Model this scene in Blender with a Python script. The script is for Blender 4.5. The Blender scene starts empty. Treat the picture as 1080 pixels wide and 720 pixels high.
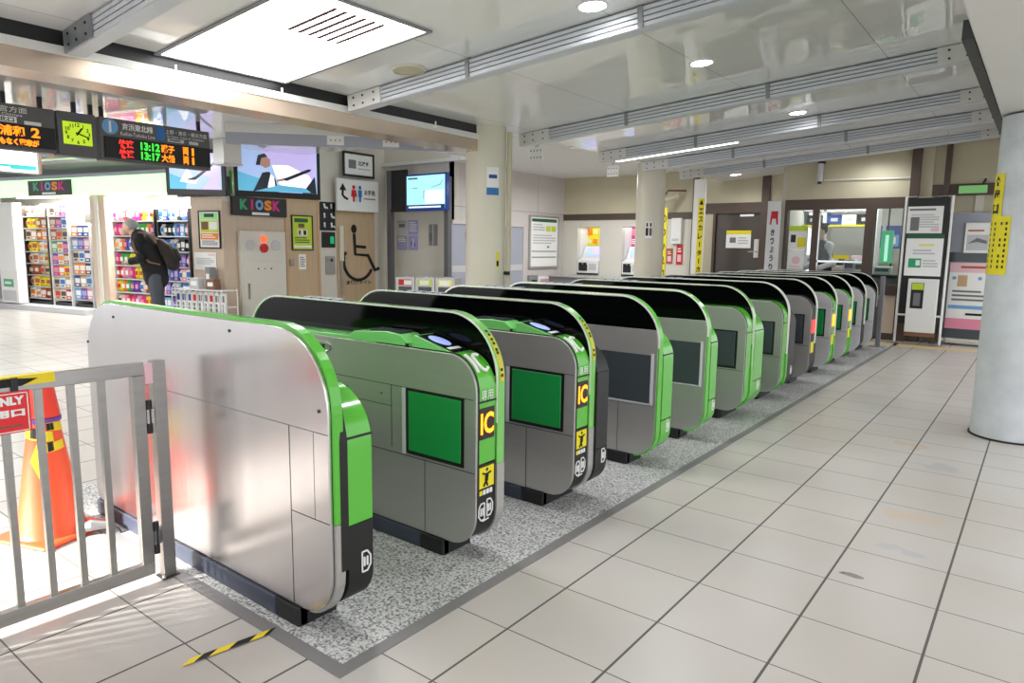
import bpy, bmesh, math, random
from mathutils import Vector, Matrix
rnd = random.Random(7)
S = bpy.context.scene
COL = S.collection
PI = math.pi

# ------------------------------------------------------------------ camera
EYE = 1.34
FOC, YAW, PITCH, ROLL = 725.96, 0.656087, -0.136886, 0.0140654
fw = Vector((-math.sin(YAW)*math.cos(PITCH), math.cos(YAW)*math.cos(PITCH), math.sin(PITCH)))
r0 = Vector((math.cos(YAW), math.sin(YAW), 0)); u0 = r0.cross(fw)
rt = r0*math.cos(ROLL) + u0*math.sin(ROLL)
up = u0*math.cos(ROLL) - r0*math.sin(ROLL)
CAM = Vector((0, 0, EYE))
cd = bpy.data.cameras.new('camera'); cam = bpy.data.objects.new('camera', cd); COL.objects.link(cam)
cd.sensor_width = 36; cd.lens = FOC*36/1080; cd.clip_start = 0.05; cd.clip_end = 200
M = Matrix((rt, up, -fw)).transposed().to_4x4(); M.translation = CAM
cam.matrix_world = M; S.camera = cam

def ray(px, py):
    return rt*((px-540)/FOC) + up*((360-py)/FOC) + fw

# ------------------------------------------------------------------ materials
def lin(h):
    h = h.lstrip('#'); out = []
    for i in (0, 2, 4):
        c = int(h[i:i+2], 16)/255
        out.append(c/12.92 if c <= .04045 else ((c+.055)/1.055)**2.4)
    return (*out, 1)
MATS = {}
def mat(name, col='#808080', rough=.5, metal=0, emit=None, es=0, spec=.5, coat=0):
    m = bpy.data.materials.new(name); m.use_nodes = True
    b = m.node_tree.nodes['Principled BSDF']
    b.inputs['Base Color'].default_value = lin(col)
    b.inputs['Roughness'].default_value = rough
    b.inputs['Metallic'].default_value = metal
    b.inputs['Specular IOR Level'].default_value = spec
    b.inputs['Coat Weight'].default_value = coat
    if emit:
        b.inputs['Emission Color'].default_value = lin(emit); b.inputs['Emission Strength'].default_value = es
    MATS[name] = m
    return m
def nodes(m):
    return m.node_tree.nodes, m.node_tree.links, m.node_tree.nodes['Principled BSDF']
def mottle(m, scale=6, amt=.12, rough_amt=.1, bump=0, stretch=(1, 1, 1)):
    """soft procedural variation of colour, gloss and height"""
    N, L, b = nodes(m)
    tc = N.new('ShaderNodeTexCoord'); mp = N.new('ShaderNodeMapping'); mp.inputs['Scale'].default_value = stretch
    nz = N.new('ShaderNodeTexNoise'); nz.inputs['Scale'].default_value = scale; nz.inputs['Detail'].default_value = 5
    L.new(tc.outputs['Object'], mp.inputs[0]); L.new(mp.outputs[0], nz.inputs['Vector'])
    mx = N.new('ShaderNodeMix'); mx.data_type = 'RGBA'; mx.blend_type = 'MULTIPLY'
    rp = N.new('ShaderNodeMapRange'); rp.inputs['From Min'].default_value = .3; rp.inputs['From Max'].default_value = .7
    rp.inputs['To Min'].default_value = 1-amt; rp.inputs['To Max'].default_value = 1
    L.new(nz.outputs['Fac'], rp.inputs['Value'])
    cb = N.new('ShaderNodeCombineColor')
    for i in range(3): L.new(rp.outputs[0], cb.inputs[i])
    mx.inputs[0].default_value = 1
    mx.inputs[6].default_value = b.inputs['Base Color'].default_value
    L.new(cb.outputs[0], mx.inputs[7]); L.new(mx.outputs[2], b.inputs['Base Color'])
    r = b.inputs['Roughness'].default_value
    rr = N.new('ShaderNodeMapRange'); rr.inputs['To Min'].default_value = max(.02, r-rough_amt); rr.inputs['To Max'].default_value = r+rough_amt
    L.new(nz.outputs['Fac'], rr.inputs['Value']); L.new(rr.outputs[0], b.inputs['Roughness'])
    if bump:
        bp = N.new('ShaderNodeBump'); bp.inputs['Strength'].default_value = bump; bp.inputs['Distance'].default_value = .02
        L.new(nz.outputs['Fac'], bp.inputs['Height']); L.new(bp.outputs[0], b.inputs['Normal'])
    return m

for n, c, r in [('black', '#0b0b0c', .45), ('dark', '#1c1c1e', .5), ('board', '#5c5c5e', .55), ('white', '#e9e9e6', .5), ('paper', '#f1f1ee', .7),
                ('ink', '#1a1a1a', .8), ('inkgrey', '#77787c', .8), ('inklight', '#bfc1c5', .8), ('yellow', '#e9d916', .5), ('paleyellow', '#ece58a', .6),
                ('yellowgreen', '#c3d935', .5), ('labelyellow', '#cfc02c', .5), ('red', '#c8161e', .45), ('brightred', '#e0242b', .45), ('pink', '#e58fa8', .6), ('palepink', '#ecc3cc', .6),
                ('magenta', '#d42c8c', .6), ('blue', '#2a6fb5', .5), ('navy', '#24408a', .5), ('skyblue', '#6fa5d8', .5), ('lilac', '#a9a4d6', .6),
                ('teal', '#2c9a9a', .5), ('green', '#3fa84a', .5), ('darkgreen', '#1e5a3c', .5), ('palegreen', '#9be88f', .4), ('jade', '#18a06a', .4),
                ('brown', '#3a2c24', .5), ('tan', '#c9a57f', .5), ('beige', '#d9c5ae', .55), ('cream', '#dcd6c2', .5), ('orange', '#ef8c1e', .5),
                ('brick', '#b0553a', .6), ('skin', '#d8b09a', .55), ('greyhair', '#9a9a9c', .8), ('jacket', '#17181b', .85), ('trousers', '#4c525c', .85),
                ('pack', '#2b2622', .8), ('shoe', '#141414', .5), ('midgrey', '#8b8c8e', .5), ('bluegrey', '#a2a6b3', .5), ('lightgrey', '#c4c5c7', .5),
                ('plastic', '#d7d3c8', .4), ('purple', '#6c3fa0', .5), ('rust', '#7d5a43', .7), ('maroon', '#3a0c10', .7), ('capred', '#f0432e', .3)]:
    mat(n, c, r)
mottle(mat('steel', '#d6d6d6', .32, .2), 3, .12, .06, 0, (1, 1, 14))
mottle(mat('polish', '#dcd9da', .235, .97), 2.2, .05, .0, .10, (3.5, 1, .55))
mottle(mat('satin', '#b6b4b1', .33, .55), 2.5, .05, .03, 0, (.6, .6, 22))
mottle(mat('railsteel', '#a9a7a4', .34, 1), 5, .1, .06, 0, (1, 1, 8))
mat('chrome', '#cfcfcf', .15, 1)
mottle(mat('gategreen', '#58bb36', .2, coat=.3), 3, .06, .03)
mottle(mat('deckgreen_lit', '#84dc7c', .24, coat=.3), 3, .05, .02)  # lighter copy of gategreen, overhead light put into the deck's colour
mat('gatewindow', '#1c8f45', .3, coat=.2)
mat('gatedark', '#3f454a', .2)
mat('smoke', '#050607', .08, spec=.2)
mottle(mat('plinth', '#3d4352', .4), 8, .2, .1)
mat('rubber', '#111112', .55)
mat('rim_pale', '#e4e8dc', .3, .1)
mat('rimgreen_lit', '#74c25a', .2, coat=.8)  # paler copy of gategreen, ceiling reflection put into the rim colour
mat('led_orange', '#ff9a10', .4, emit='#ff9416', es=2.0)
mat('led_back', '#2a0d06', .4)
mat('led_red', '#ff3028', .4, emit='#ff2a20', es=2.0)
mat('led_green', '#30e040', .4, emit='#35e034', es=1.6)
mat('led_amber', '#ff8c10', .4, emit='#ff8410', es=1.5)
mat('pad_light', '#b7c9ff', .3, emit='#8fa9ff', es=.35)
mat('pad_dark', '#12141c', .25)
mat('clockface', '#c4e22c', .4, emit='#b6dc20', es=.55)
mat('lamp', '#ffffff', .4, emit='#ffffff', es=14)
mat('diffuser', '#ffffff', .4, emit='#ffffff', es=10)
mat('tube', '#ffffff', .4, emit='#ffffff', es=4)
mat('backlit', '#ffffff', .5, emit='#ffffff', es=1.3)
mat('backlit_teal', '#2fa7a7', .5, emit='#2fa7a7', es=.9)
mat('fascia_green', '#b4efae', .35, emit='#b6f5b0', es=1.15)
mat('scr_sky', '#a9c4ee', .2, emit='#a9bff0', es=.5)
mat('scr_lilac', '#c9bff0', .2, emit='#c4b6f2', es=.5)
mat('scr_teal', '#5ba7c4', .2, emit='#569fc0', es=.7)
mat('scr_dark', '#20242c', .2, emit='#262b36', es=.5)
mat('scr_skin', '#b08a7a', .2, emit='#a07a6c', es=.45)
mat('scr_white', '#f2f6ff', .2, emit='#eef4ff', es=.7)
mat('scr_cyan', '#a8e6ee', .2, emit='#9fe2ec', es=.9)
mat('scr_blue', '#1a2f6e', .2, emit='#1a2f6e', es=.6)
mat('glowgreen', '#16a468', .3, emit='#12a062', es=.55)
mat('glowmint', '#bff5dc', .3, emit='#b0f2d2', es=.7)
mat('lampred', '#ff4020', .3, emit='#ff4a1c', es=2.2)
mottle(mat('cone', '#f0552a', .4), 6, .06, .08)
mottle(mat('column', '#d8d2c0', .36), 2, .06, .05)
mottle(mat('column_grey', '#cfd3d8', .4), 7, .16, .1)
mottle(mat('wallcream', '#c6bea3', .55), 2, .07, .05)
mottle(mat('wallwhite', '#cdc7c4', .5), 2, .05, .05)
mottle(mat('wallpale', '#d9d5ca', .5), 2, .05, .05)
mottle(mat('wallwood', '#d2bda8', .45), 3, .12, .05, 0, (9, 9, 1))
mottle(mat('wooddoor', '#cbb190', .4), 3, .12, .05, 0, (9, 9, 1))
mottle(mat('brownframe', '#54443b', .5), 3, .12, .05)
mottle(mat('doorbrown', '#4a423b', .35), 3, .1, .05)
mottle(mat('beam', '#d3d7de', .35, .1), 3, .05, .06)
mottle(mat('galv', '#9a9ea4', .45, .5), 12, .25, .1)
mottle(mat('headerwhite', '#dcdbd8', .38), 2, .05, .06)
mottle(mat('headercopper', '#d8c4b0', .2, .6), 1.2, .16, .06, 0, (.4, 1.5, 1))
mottle(mat('fabricwhite', '#e6e6e8', .7), 6, .05, .05)
mottle(mat('hazard_yellow', '#efd51a', .5), 9, .08, .05)
mat('clearish', '#e8e8ea', .12)

# glass for office window: a real pane, mostly clear
gm = mat('glass', '#ffffff', .03)
N, L, b = nodes(gm)
tr = N.new('ShaderNodeBsdfTransparent'); gl = N.new('ShaderNodeBsdfGlossy'); gl.inputs['Roughness'].default_value = .03
tr.inputs[0].default_value = (.9, .95, .95, 1)
mxs = N.new('ShaderNodeMixShader'); mxs.inputs[0].default_value = .025
L.new(tr.outputs[0], mxs.inputs[1]); L.new(gl.outputs[0], mxs.inputs[2]); L.new(mxs.outputs[0], N['Material Output'].inputs[0])

def ceiling_mat(name, col, rough, bump, wave, coat=1):
    m = mat(name, col, rough, coat=coat, spec=.5); m.node_tree.nodes['Principled BSDF'].inputs['Coat Roughness'].default_value = .03; m.node_tree.nodes['Principled BSDF'].inputs['Coat IOR'].default_value = 1.9
    N, L, b = nodes(m)
    tc = N.new('ShaderNodeTexCoord')
    n1 = N.new('ShaderNodeTexNoise'); n1.inputs['Scale'].default_value = wave; n1.inputs['Detail'].default_value = 2; n1.inputs['Distortion'].default_value = .8
    L.new(tc.outputs['Object'], n1.inputs['Vector'])
    bp = N.new('ShaderNodeBump'); bp.inputs['Strength'].default_value = bump; bp.inputs['Distance'].default_value = .05
    L.new(n1.outputs['Fac'], bp.inputs['Height']); L.new(bp.outputs[0], b.inputs['Normal']); L.new(bp.outputs[0], b.inputs['Coat Normal'])
    # panel joints across the slope
    sp = N.new('ShaderNodeSeparateXYZ'); L.new(tc.outputs['Object'], sp.inputs[0])
    md = N.new('ShaderNodeMath'); md.operation = 'WRAP'; md.inputs[1].default_value = 0; md.inputs[2].default_value = 1.2
    L.new(sp.outputs['X'], md.inputs[0])
    lt = N.new('ShaderNodeMath'); lt.operation = 'LESS_THAN'; lt.inputs[1].default_value = .006; L.new(md.outputs[0], lt.inputs[0])
    mx = N.new('ShaderNodeMix'); mx.data_type = 'RGBA'; L.new(lt.outputs[0], mx.inputs[0])
    mx.inputs[6].default_value = lin(col); mx.inputs[7].default_value = lin('#8d8c88'); L.new(mx.outputs[2], b.inputs['Base Color'])
    return m
ceiling_mat('ceilgloss', '#f0f0f0', .4, .12, 1.1)
ceiling_mat('ceilflat', '#d2d2d0', .3, .03, .5)
ceiling_mat('soffit', '#e4e4e2', .4, .02, .6, 0)

# floor: square pale tiles with dark joints, wear and two cement patches
fm = mat('floortile', '#c8c3bc', .3)
N, L, b = nodes(fm)
tc = N.new('ShaderNodeTexCoord'); sp = N.new('ShaderNodeSeparateXYZ'); L.new(tc.outputs['Object'], sp.inputs[0])
def mth(op, a, bb=None, c=None):
    n = N.new('ShaderNodeMath'); n.operation = op
    for i, v in enumerate((a, bb, c)):
        if v is None: continue
        if isinstance(v, (int, float)): n.inputs[i].default_value = v
        else: L.new(v, n.inputs[i])
    return n.outputs[0]
ux = mth('DIVIDE', mth('ADD', sp.outputs['X'], .2063+40*.3946), .3946); uy = mth('DIVIDE', mth('ADD', sp.outputs['Y'], -1.801+40*.3775), .3775)
fx = mth('FRACT', ux); fy = mth('FRACT', uy)
dx = mth('MINIMUM', fx, mth('SUBTRACT', 1, fx)); dy = mth('MINIMUM', fy, mth('SUBTRACT', 1, fy))
jx = mth('LESS_THAN', dx, .0115); jy = mth('LESS_THAN', dy, .0065); jt = mth('MAXIMUM', jx, jy)
cv = N.new('ShaderNodeCombineXYZ'); L.new(mth('FLOOR', ux), cv.inputs[0]); L.new(mth('FLOOR', uy), cv.inputs[1])
wn = N.new('ShaderNodeTexWhiteNoise'); wn.noise_dimensions = '2D'; L.new(cv.outputs[0], wn.inputs['Vector'])
nz = N.new('ShaderNodeTexNoise'); nz.inputs['Scale'].default_value = 1.3; nz.inputs['Detail'].default_value = 2; L.new(tc.outputs['Object'], nz.inputs['Vector'])
cr = N.new('ShaderNodeValToRGB'); e = cr.color_ramp.elements
e[0].position = .22; e[0].color = lin('#b3aba1'); e[1].position = .72; e[1].color = lin('#bfbbb7'); cr.color_ramp.interpolation = 'B_SPLINE'
L.new(mth('ADD', nz.outputs['Fac'], mth('MULTIPLY', mth('SUBTRACT', wn.outputs['Value'], .5), .16)), cr.inputs[0])
def blot(cx, cy, rx, ry, k):
    ax = mth('DIVIDE', mth('SUBTRACT', sp.outputs['X'], cx), rx); ay = mth('DIVIDE', mth('SUBTRACT', sp.outputs['Y'], cy), ry)
    d = mth('ADD', mth('MULTIPLY', ax, ax), mth('MULTIPLY', ay, ay))
    return mth('LESS_THAN', mth('ADD', d, mth('MULTIPLY', mth('SUBTRACT', n3.outputs['Fac'], .5), k*2.6)), .75)
n3 = N.new('ShaderNodeTexNoise'); n3.inputs['Scale'].default_value = 9; n3.inputs['Detail'].default_value = 6; L.new(tc.outputs['Object'], n3.inputs['Vector'])
def fpt(px, py):
    d = ray(px, py); t = -EYE/d.z; return CAM + d*t
cur = cr.outputs[0]
for (px, py, rx, ry, colr, k) in [(948, 580, .11, .045, '#a9aaac', 2.4), (992, 492, .14, .09, '#a6a7a9', 2.4), (900, 607, .05, .02, '#6d6256', 2.6), (965, 470, .16, .1, '#bca992', 2.4),
                                  (960, 545, .16, .07, '#bfae98', 2.4), (888, 604, .014, .008, '#2c2622', 1.6)]:
    p = fpt(px, py); bl = blot(p.x, p.y, rx, ry, k)
    mx = N.new('ShaderNodeMix'); mx.data_type = 'RGBA'; L.new(mth('MULTIPLY', bl, .8), mx.inputs[0]); L.new(cur, mx.inputs[6]); mx.inputs[7].default_value = lin(colr); cur = mx.outputs[2]
mx = N.new('ShaderNodeMix'); mx.data_type = 'RGBA'; L.new(jt, mx.inputs[0]); L.new(cur, mx.inputs[6]); mx.inputs[7].default_value = lin('#55514d'); L.new(mx.outputs[2], b.inputs['Base Color'])
rr = N.new('ShaderNodeMapRange'); L.new(nz.outputs['Fac'], rr.inputs['Value']); rr.inputs['To Min'].default_value = .2; rr.inputs['To Max'].default_value = .34; rr.interpolation_type = 'SMOOTHERSTEP'
L.new(mth('MAXIMUM', .30, mth('MULTIPLY', jt, .7)), b.inputs['Roughness'])
bp = N.new('ShaderNodeBump'); bp.inputs['Strength'].default_value = .25; bp.inputs['Distance'].default_value = .003; bp.invert = True
L.new(jt, bp.inputs['Height']); L.new(bp.outputs[0], b.inputs['Normal'])

# speckled granite under the gates
gr = mat('granite', '#a9a9a8', .4)
N, L, b = nodes(gr)
tc = N.new('ShaderNodeTexCoord')
v1 = N.new('ShaderNodeTexNoise'); v1.inputs['Scale'].default_value = 95; v1.inputs['Detail'].default_value = 3; L.new(tc.outputs['Object'], v1.inputs['Vector'])
cr = N.new('ShaderNodeValToRGB'); e = cr.color_ramp.elements
e[0].position = .36; e[0].color = lin('#5f5f60'); e[1].position = .56; e[1].color = lin('#d3d3d1')
L.new(v1.outputs['Fac'], cr.inputs[0]); L.new(cr.outputs[0], b.inputs['Base Color'])
mat('border', '#7d7b7b', .45)
mottle(mat('tactile', '#d8c187', .45), 6, .1, .08)

# ------------------------------------------------------------------ mesh builder
TXT = {}
def glyphs(s, bold=.0):
    key = s; s = s.lstrip('*')
    if key not in TXT:
        cu = bpy.data.curves.new('lettering', 'FONT'); cu.body = s; cu.offset = .03*(len(key)-len(s)); cu.size = 1; cu.resolution_u = 3
        ob = bpy.data.objects.new('lettering', cu); COL.objects.link(ob)
        bpy.context.view_layer.update()
        me = bpy.data.meshes.new_from_object(ob.evaluated_get(bpy.context.evaluated_depsgraph_get()))
        vs = [(v.co.x, v.co.y) for v in me.vertices]; fs = [tuple(p.vertices) for p in me.polygons]
        bpy.data.objects.remove(ob); bpy.data.curves.remove(cu); bpy.data.meshes.remove(me)
        if vs:
            x0 = min(v[0] for v in vs); x1 = max(v[0] for v in vs); y0 = min(v[1] for v in vs); y1 = max(v[1] for v in vs)
        else: x0 = x1 = y0 = y1 = 0
        TXT[key] = (vs, fs, x0, x1, y0, y1)
    return TXT[key]

class MB:
    def __init__(self): self.v = []; self.f = []; self.m = []; self.slots = []
    def slot(self, m):
        if m not in self.slots: self.slots.append(m)
        return self.slots.index(m)
    def add(self, vs, fs, m):
        o = len(self.v); k = self.slot(m)
        self.v += [tuple(p) for p in vs]
        for f in fs: self.f.append(tuple(i+o for i in f)); self.m.append(k)
    def box(self, x0, x1, y0, y1, z0, z1, m):
        vs = [(x, y, z) for z in (z0, z1) for y in (y0, y1) for x in (x0, x1)]
        self.add(vs, [(0, 2, 3, 1), (4, 5, 7, 6), (0, 1, 5, 4), (2, 6, 7, 3), (0, 4, 6, 2), (1, 3, 7, 5)], m)
        return self
    def prism(self, pts, a0, a1, m, axis='y'):
        """outline in (x,z) swept along y, or in (x,y) swept along z, or (y,z) along x"""
        n = len(pts)
        def mk(p, a):
            return (p[0], a, p[1]) if axis == 'y' else (p[0], p[1], a) if axis == 'z' else (a, p[0], p[1])
        vs = [mk(p, a0) for p in pts] + [mk(p, a1) for p in pts]
        fs = [tuple(range(n)), tuple(range(2*n-1, n-1, -1))] + [(i, i+n, (i+1) % n+n, (i+1) % n) for i in range(n)]
        self.add(vs, fs, m); return self
    def tube(self, pts, r, m, n=10, caps=True):
        pts = [Vector(p) for p in pts]; rs = r if isinstance(r, (list, tuple)) else [r]*len(pts)
        vs = []; fs = []
        for i, p in enumerate(pts):
            d = (pts[min(i+1, len(pts)-1)] - pts[max(i-1, 0)]).normalized()
            a = d.cross(Vector((0, 0, 1))) if abs(d.z) < .95 else d.cross(Vector((1, 0, 0)))
            a.normalize(); bb = d.cross(a)
            for k in range(n):
                t = 2*PI*k/n; vs.append(p + (a*math.cos(t)+bb*math.sin(t))*rs[i])
        for i in range(len(pts)-1):
            for k in range(n): fs.append((i*n+k, i*n+(k+1) % n, (i+1)*n+(k+1) % n, (i+1)*n+k))
        if caps: fs += [tuple(range(n)), tuple(range(len(pts)*n-1, (len(pts)-1)*n-1, -1))]
        self.add(vs, fs, m); return self
    def lathe(self, prof, m, c=(0, 0, 0), n=32, caps=True):
        vs = []; fs = []
        for r, z in prof:
            for k in range(n):
                t = 2*PI*k/n; vs.append((c[0]+r*math.cos(t), c[1]+r*math.sin(t), c[2]+z))
        for i in range(len(prof)-1):
            for k in range(n): fs.append((i*n+k, i*n+(k+1) % n, (i+1)*n+(k+1) % n, (i+1)*n+k))
        if caps: fs += [tuple(range(n)), tuple(range(len(prof)*n-1, (len(prof)-1)*n-1, -1))]
        self.add(vs, fs, m); return self
    def ball(self, c, r, m, n=14, k=9):
        rx, ry, rz = (r, r, r) if isinstance(r, (int, float)) else r
        vs = []; fs = []
        for i in range(k+1):
            ph = PI*i/k
            for j in range(n):
                t = 2*PI*j/n; s = max(math.sin(ph), .001)
                vs.append((c[0]+rx*s*math.cos(t), c[1]+ry*s*math.sin(t), c[2]+rz*math.cos(ph)))
        for i in range(k):
            for j in range(n): fs.append((i*n+j, (i+1)*n+j, (i+1)*n+(j+1) % n, i*n+(j+1) % n))
        self.add(vs, fs, m); return self
    def poly(self, pts, m): self.add(pts, [tuple(range(len(pts)))], m); return self
    def text(self, s, c, h, m, u=(1, 0, 0), v=(0, 0, 1), w=None, fit=None, warp=None):
        """lettering of total height h centred on c in plane u,v; w fixes its width"""
        vs, fs, x0, x1, y0, y1 = glyphs(s)
        if not vs: return self
        k = h/max(y1-y0, 1e-6); kx = k if w is None else w/max(x1-x0, 1e-6)
        u = Vector(u); v = Vector(v); c = Vector(c); xm = (x0+x1)/2; ym = (y0+y1)/2
        out = []
        for x, y in vs:
            a, bb = (x-xm)*kx, (y-ym)*k
            out.append(warp(a, bb) if warp else c+u*a+v*bb)
        self.add(out, fs, m); return self
    def build(self, name, parent=None, loc=(0, 0, 0), rz=0, smooth=False, bev=0, fix=True):
        me = bpy.data.meshes.new(name); me.from_pydata(self.v, [], self.f)
        for s in self.slots: me.materials.append(MATS[s])
        me.polygons.foreach_set('material_index', self.m)
        if fix:
            bm = bmesh.new(); bm.from_mesh(me)
            bmesh.ops.recalc_face_normals(bm, faces=bm.faces); bm.to_mesh(me); bm.free()
        if smooth:
            me.polygons.foreach_set('use_smooth', [True]*len(me.polygons))
            try: me.set_sharp_from_angle(angle=math.radians(40))
            except Exception: pass
        me.update()
        o = bpy.data.objects.new(name, me); COL.objects.link(o); o.location = loc; o.rotation_euler = (0, 0, rz)
        if parent: o.parent = parent
        if bev:
            md = o.modifiers.new('bevel', 'BEVEL'); md.width = bev; md.segments = 2; md.limit_method = 'ANGLE'; md.angle_limit = math.radians(40)
        return o

def tag(o, label, cat, group=None):
    o['label'] = label; o['category'] = cat
    if group: o['group'] = group
    return o
def thing(name, label, cat, loc=(0, 0, 0), rz=0, group=None):
    o = bpy.data.objects.new(name, None); COL.objects.link(o); o.empty_display_size = .1
    o.location = loc; o.rotation_euler = (0, 0, rz); return tag(o, label, cat, group)
def struct(o): o['kind'] = 'structure'; return o

# ------------------------------------------------------------------ wall frames
class Fr:
    """a vertical plane: x runs right as one faces it, y runs into it"""
    def __init__(s, ox, oy, rz):
        s.o = Vector((ox, oy, 0)); s.rz = rz
        s.ux = Vector((math.cos(rz), math.sin(rz), 0)); s.uy = Vector((-math.sin(rz), math.cos(rz), 0))
    def at(s, px, py, dy=0):
        d = ray(px, py); t = (dy-(CAM-s.o).dot(s.uy))/d.dot(s.uy); p = CAM+d*t-s.o
        return p.dot(s.ux), p.z
    def w(s, x, y=0, z=0): return s.o+s.ux*x+s.uy*y+Vector((0, 0, z))
    def rect(s, x0, y0, x1, y1, dy=0):
        ym = (y0+y1)/2; xm = (x0+x1)/2
        a = s.at(x0, ym, dy)[0]; bb = s.at(x1, ym, dy)[0]; zt = s.at(xm, y0, dy)[1]; zb = s.at(xm, y1, dy)[1]
        return a, bb, zb, zt
    def thing(s, name, label, cat, box, dy=0, group=None, tilt=0):
        a, bb, zb, zt = s.rect(*box, dy)
        o = thing(name, label, cat, s.w((a+bb)/2, dy-.004, zb), s.rz+tilt, group)
        return o, bb-a, zt-zb
def prints(mb, w, h, y, items):
    """printed areas and lettering of a panel, x and z as fractions of its size"""
    for k, it in enumerate(items):
        yy = y-.0012-.0006*k
        if it[0] == 't':
            _, s, x, z, hh, m = it[:6]; ww = it[6]*w if len(it) > 6 else None
            mb.text(s, ((x-.5)*w, yy, z*h), hh*h, m, w=ww)
        elif it[0] == 'l':      # lines of small print
            _, x0, z0, x1, z1, n, m = it
            for i in range(n):
                z = z1-(z1-z0)*(i+.25)/n; e = x1-(x1-x0)*(.0 if i % 3 else .18)
                mb.box((x0-.5)*w, (e-.5)*w, yy-.0004, yy, (z-(z1-z0)*.45/n)*h, z*h, m)
        elif it[0] == 'c':
            _, x, z, r, m = it; n = 24
            mb.poly([((x-.5)*w+r*h*math.cos(2*PI*i/n), yy, z*h+r*h*math.sin(2*PI*i/n)) for i in range(n)], m)
        elif it[0] == 'p':
            _, pts, m = it; mb.poly([((x-.5)*w, yy, z*h) for x, z in pts], m)
        else:
            x0, z0, x1, z1, m = it
            mb.box((x0-.5)*w, (x1-.5)*w, yy-.0004, yy, z0*h, z1*h, m)
def panel(root, name, w, h, th, m, items=(), edge=None, label=None, smooth=False):
    mb = MB(); mb.box(-w/2, w/2, -th, 0, 0, h, m); prints(mb, w, h, -th, items)
    o = mb.build(name, root)
    if label: o['label'] = label
    if edge:
        em, ew = edge; f = MB()
        f.box(-w/2-ew, w/2+ew, -th-.012, 0, h, h+ew, em).box(-w/2-ew, w/2+ew, -th-.012, 0, -ew, 0, em)
        f.box(-w/2-ew, -w/2, -th-.012, 0, 0, h, em).box(w/2, w/2+ew, -th-.012, 0, 0, h, em); f.build('frame', root, bev=.002)
    return o
def framed(F, name, label, cat, box, items, m='paper', th=.01, edge=('black', .02), dy=0, group=None, part='print'):
    r, w, h = F.thing(name, label, cat, box, dy, group)
    if edge:
        e = edge[1]; r.location += Vector((0, 0, e)); w -= 2*e; h -= 2*e
    panel(r, part, w, h, th, m, items, edge); return r

# ------------------------------------------------------------------ the shell
CX0, CX1 = -5.02, -.42            # sloping hall ceiling, falls towards the concourse
def zc(x): return 2.64+.0749*(x+5.0)
struct(MB().box(-22, 5, -8, 22, -.1, 0, 'floortile').build('floor'))
g = MB(); g.box(-4.1, -1.67, 1.30, 11.5, 0, .003, 'granite')
struct(g.build('trim_1'))
g = MB(); g.box(-4.1, -1.67, 1.25, 1.30, 0, .004, 'border').box(-1.67, -1.62, 1.25, 11.5, 0, .004, 'border'); struct(g.build('trim_2'))
g = MB(); g.box(-2.4, .6, 11.18, 11.46, 0, .004, 'tactile'); struct(g.build('trim_3'))
# hall ceiling (a slab that follows the slope)
g = MB()
for (xa, xb) in ((CX0, CX1),):
    g.add([(xa, -5, zc(xa)), (xb, -5, zc(xb)), (xb, 11.0, zc(xb)), (xa, 11.0, zc(xa)), (xa, -5, zc(xa)+.06), (xb, -5, zc(xb)+.06), (xb, 11.0, zc(xb)+.06), (xa, 11.0, zc(xa)+.06)],
          [(0, 1, 2, 3), (4, 7, 6, 5), (0, 4, 5, 1), (1, 5, 6, 2), (2, 6, 7, 3), (3, 7, 4, 0)], 'ceilgloss')
struct(g.build('ceiling'))
g = MB(); xa, xb = -5.02, .6
g.add([(xa, 11.0, zc(xa)-.02), (xb, 11.0, zc(xb)-.02), (xb, 16.2, zc(xb)-.02), (xa, 16.2, zc(xa)-.02), (xa, 11.0, zc(xa)+.05), (xb, 11.0, zc(xb)+.05), (xb, 16.2, zc(xb)+.05), (xa, 16.2, zc(xa)+.05)],
      [(0, 1, 2, 3), (4, 7, 6, 5), (0, 4, 5, 1), (1, 5, 6, 2), (2, 6, 7, 3), (3, 7, 4, 0)], 'soffit')
struct(g.build('ceiling.001'))
struct(MB().box(-22, -5.3, -5, 6.3, 2.62, 2.68, 'ceilflat').build('ceiling.002'))
struct(MB().box(-22, -8, 9.3, 15, 2.84, 2.9, 'soffit').box(-8, -5.02, 6.3, 15, 2.84, 2.9, 'soffit').build('ceiling.003')); struct(MB().box(-22, -8, 6.3, 9.3, 3.36, 3.42, 'soffit').build('ceiling.004')); struct(MB().box(-8.6, -8, 9.3, 9.34, 2.9, 3.36, 'soffit').build('wall_soffit_step')); struct(MB().box(-22, -5.02, 6.3, 6.34, 2.68, 3.36, 'soffit').build('wall_soffit_step'))
# header along the concourse side of the hall and header over the right-hand columns
g = MB(); g.box(-5.34, -5.04, -5, 6.1, 2.37, 2.495, 'headercopper').box(-5.34, -5.03, -5, 6.1, 2.495, 2.55, 'headerwhite'); struct(g.build('trim_4'))
g = MB(); g.box(-5.30, -5.055, -5, 6.1, 2.55, 2.7, 'black'); struct(g.build('trim_5'))
g = MB(); g.box(-.36, .9, -5, 11.6, 2.31, 3.1, 'headerwhite'); struct(g.build('trim_6', bev=.01))
g = MB(); g.box(-.41, -.362, 3.9, 11.2, 2.312, 2.40, 'dark'); struct(g.build('trim_7'))
g = MB(); g.box(.065, .072, -5, 11, 2.304, 2.31, 'ink').box(-.02, .07, 3.1, 3.2, 2.304, 2.31, 'ink').box(.0, .012, 3.19, 5.6, 2.304, 2.31, 'ink'); struct(g.build('trim_8'))

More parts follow.
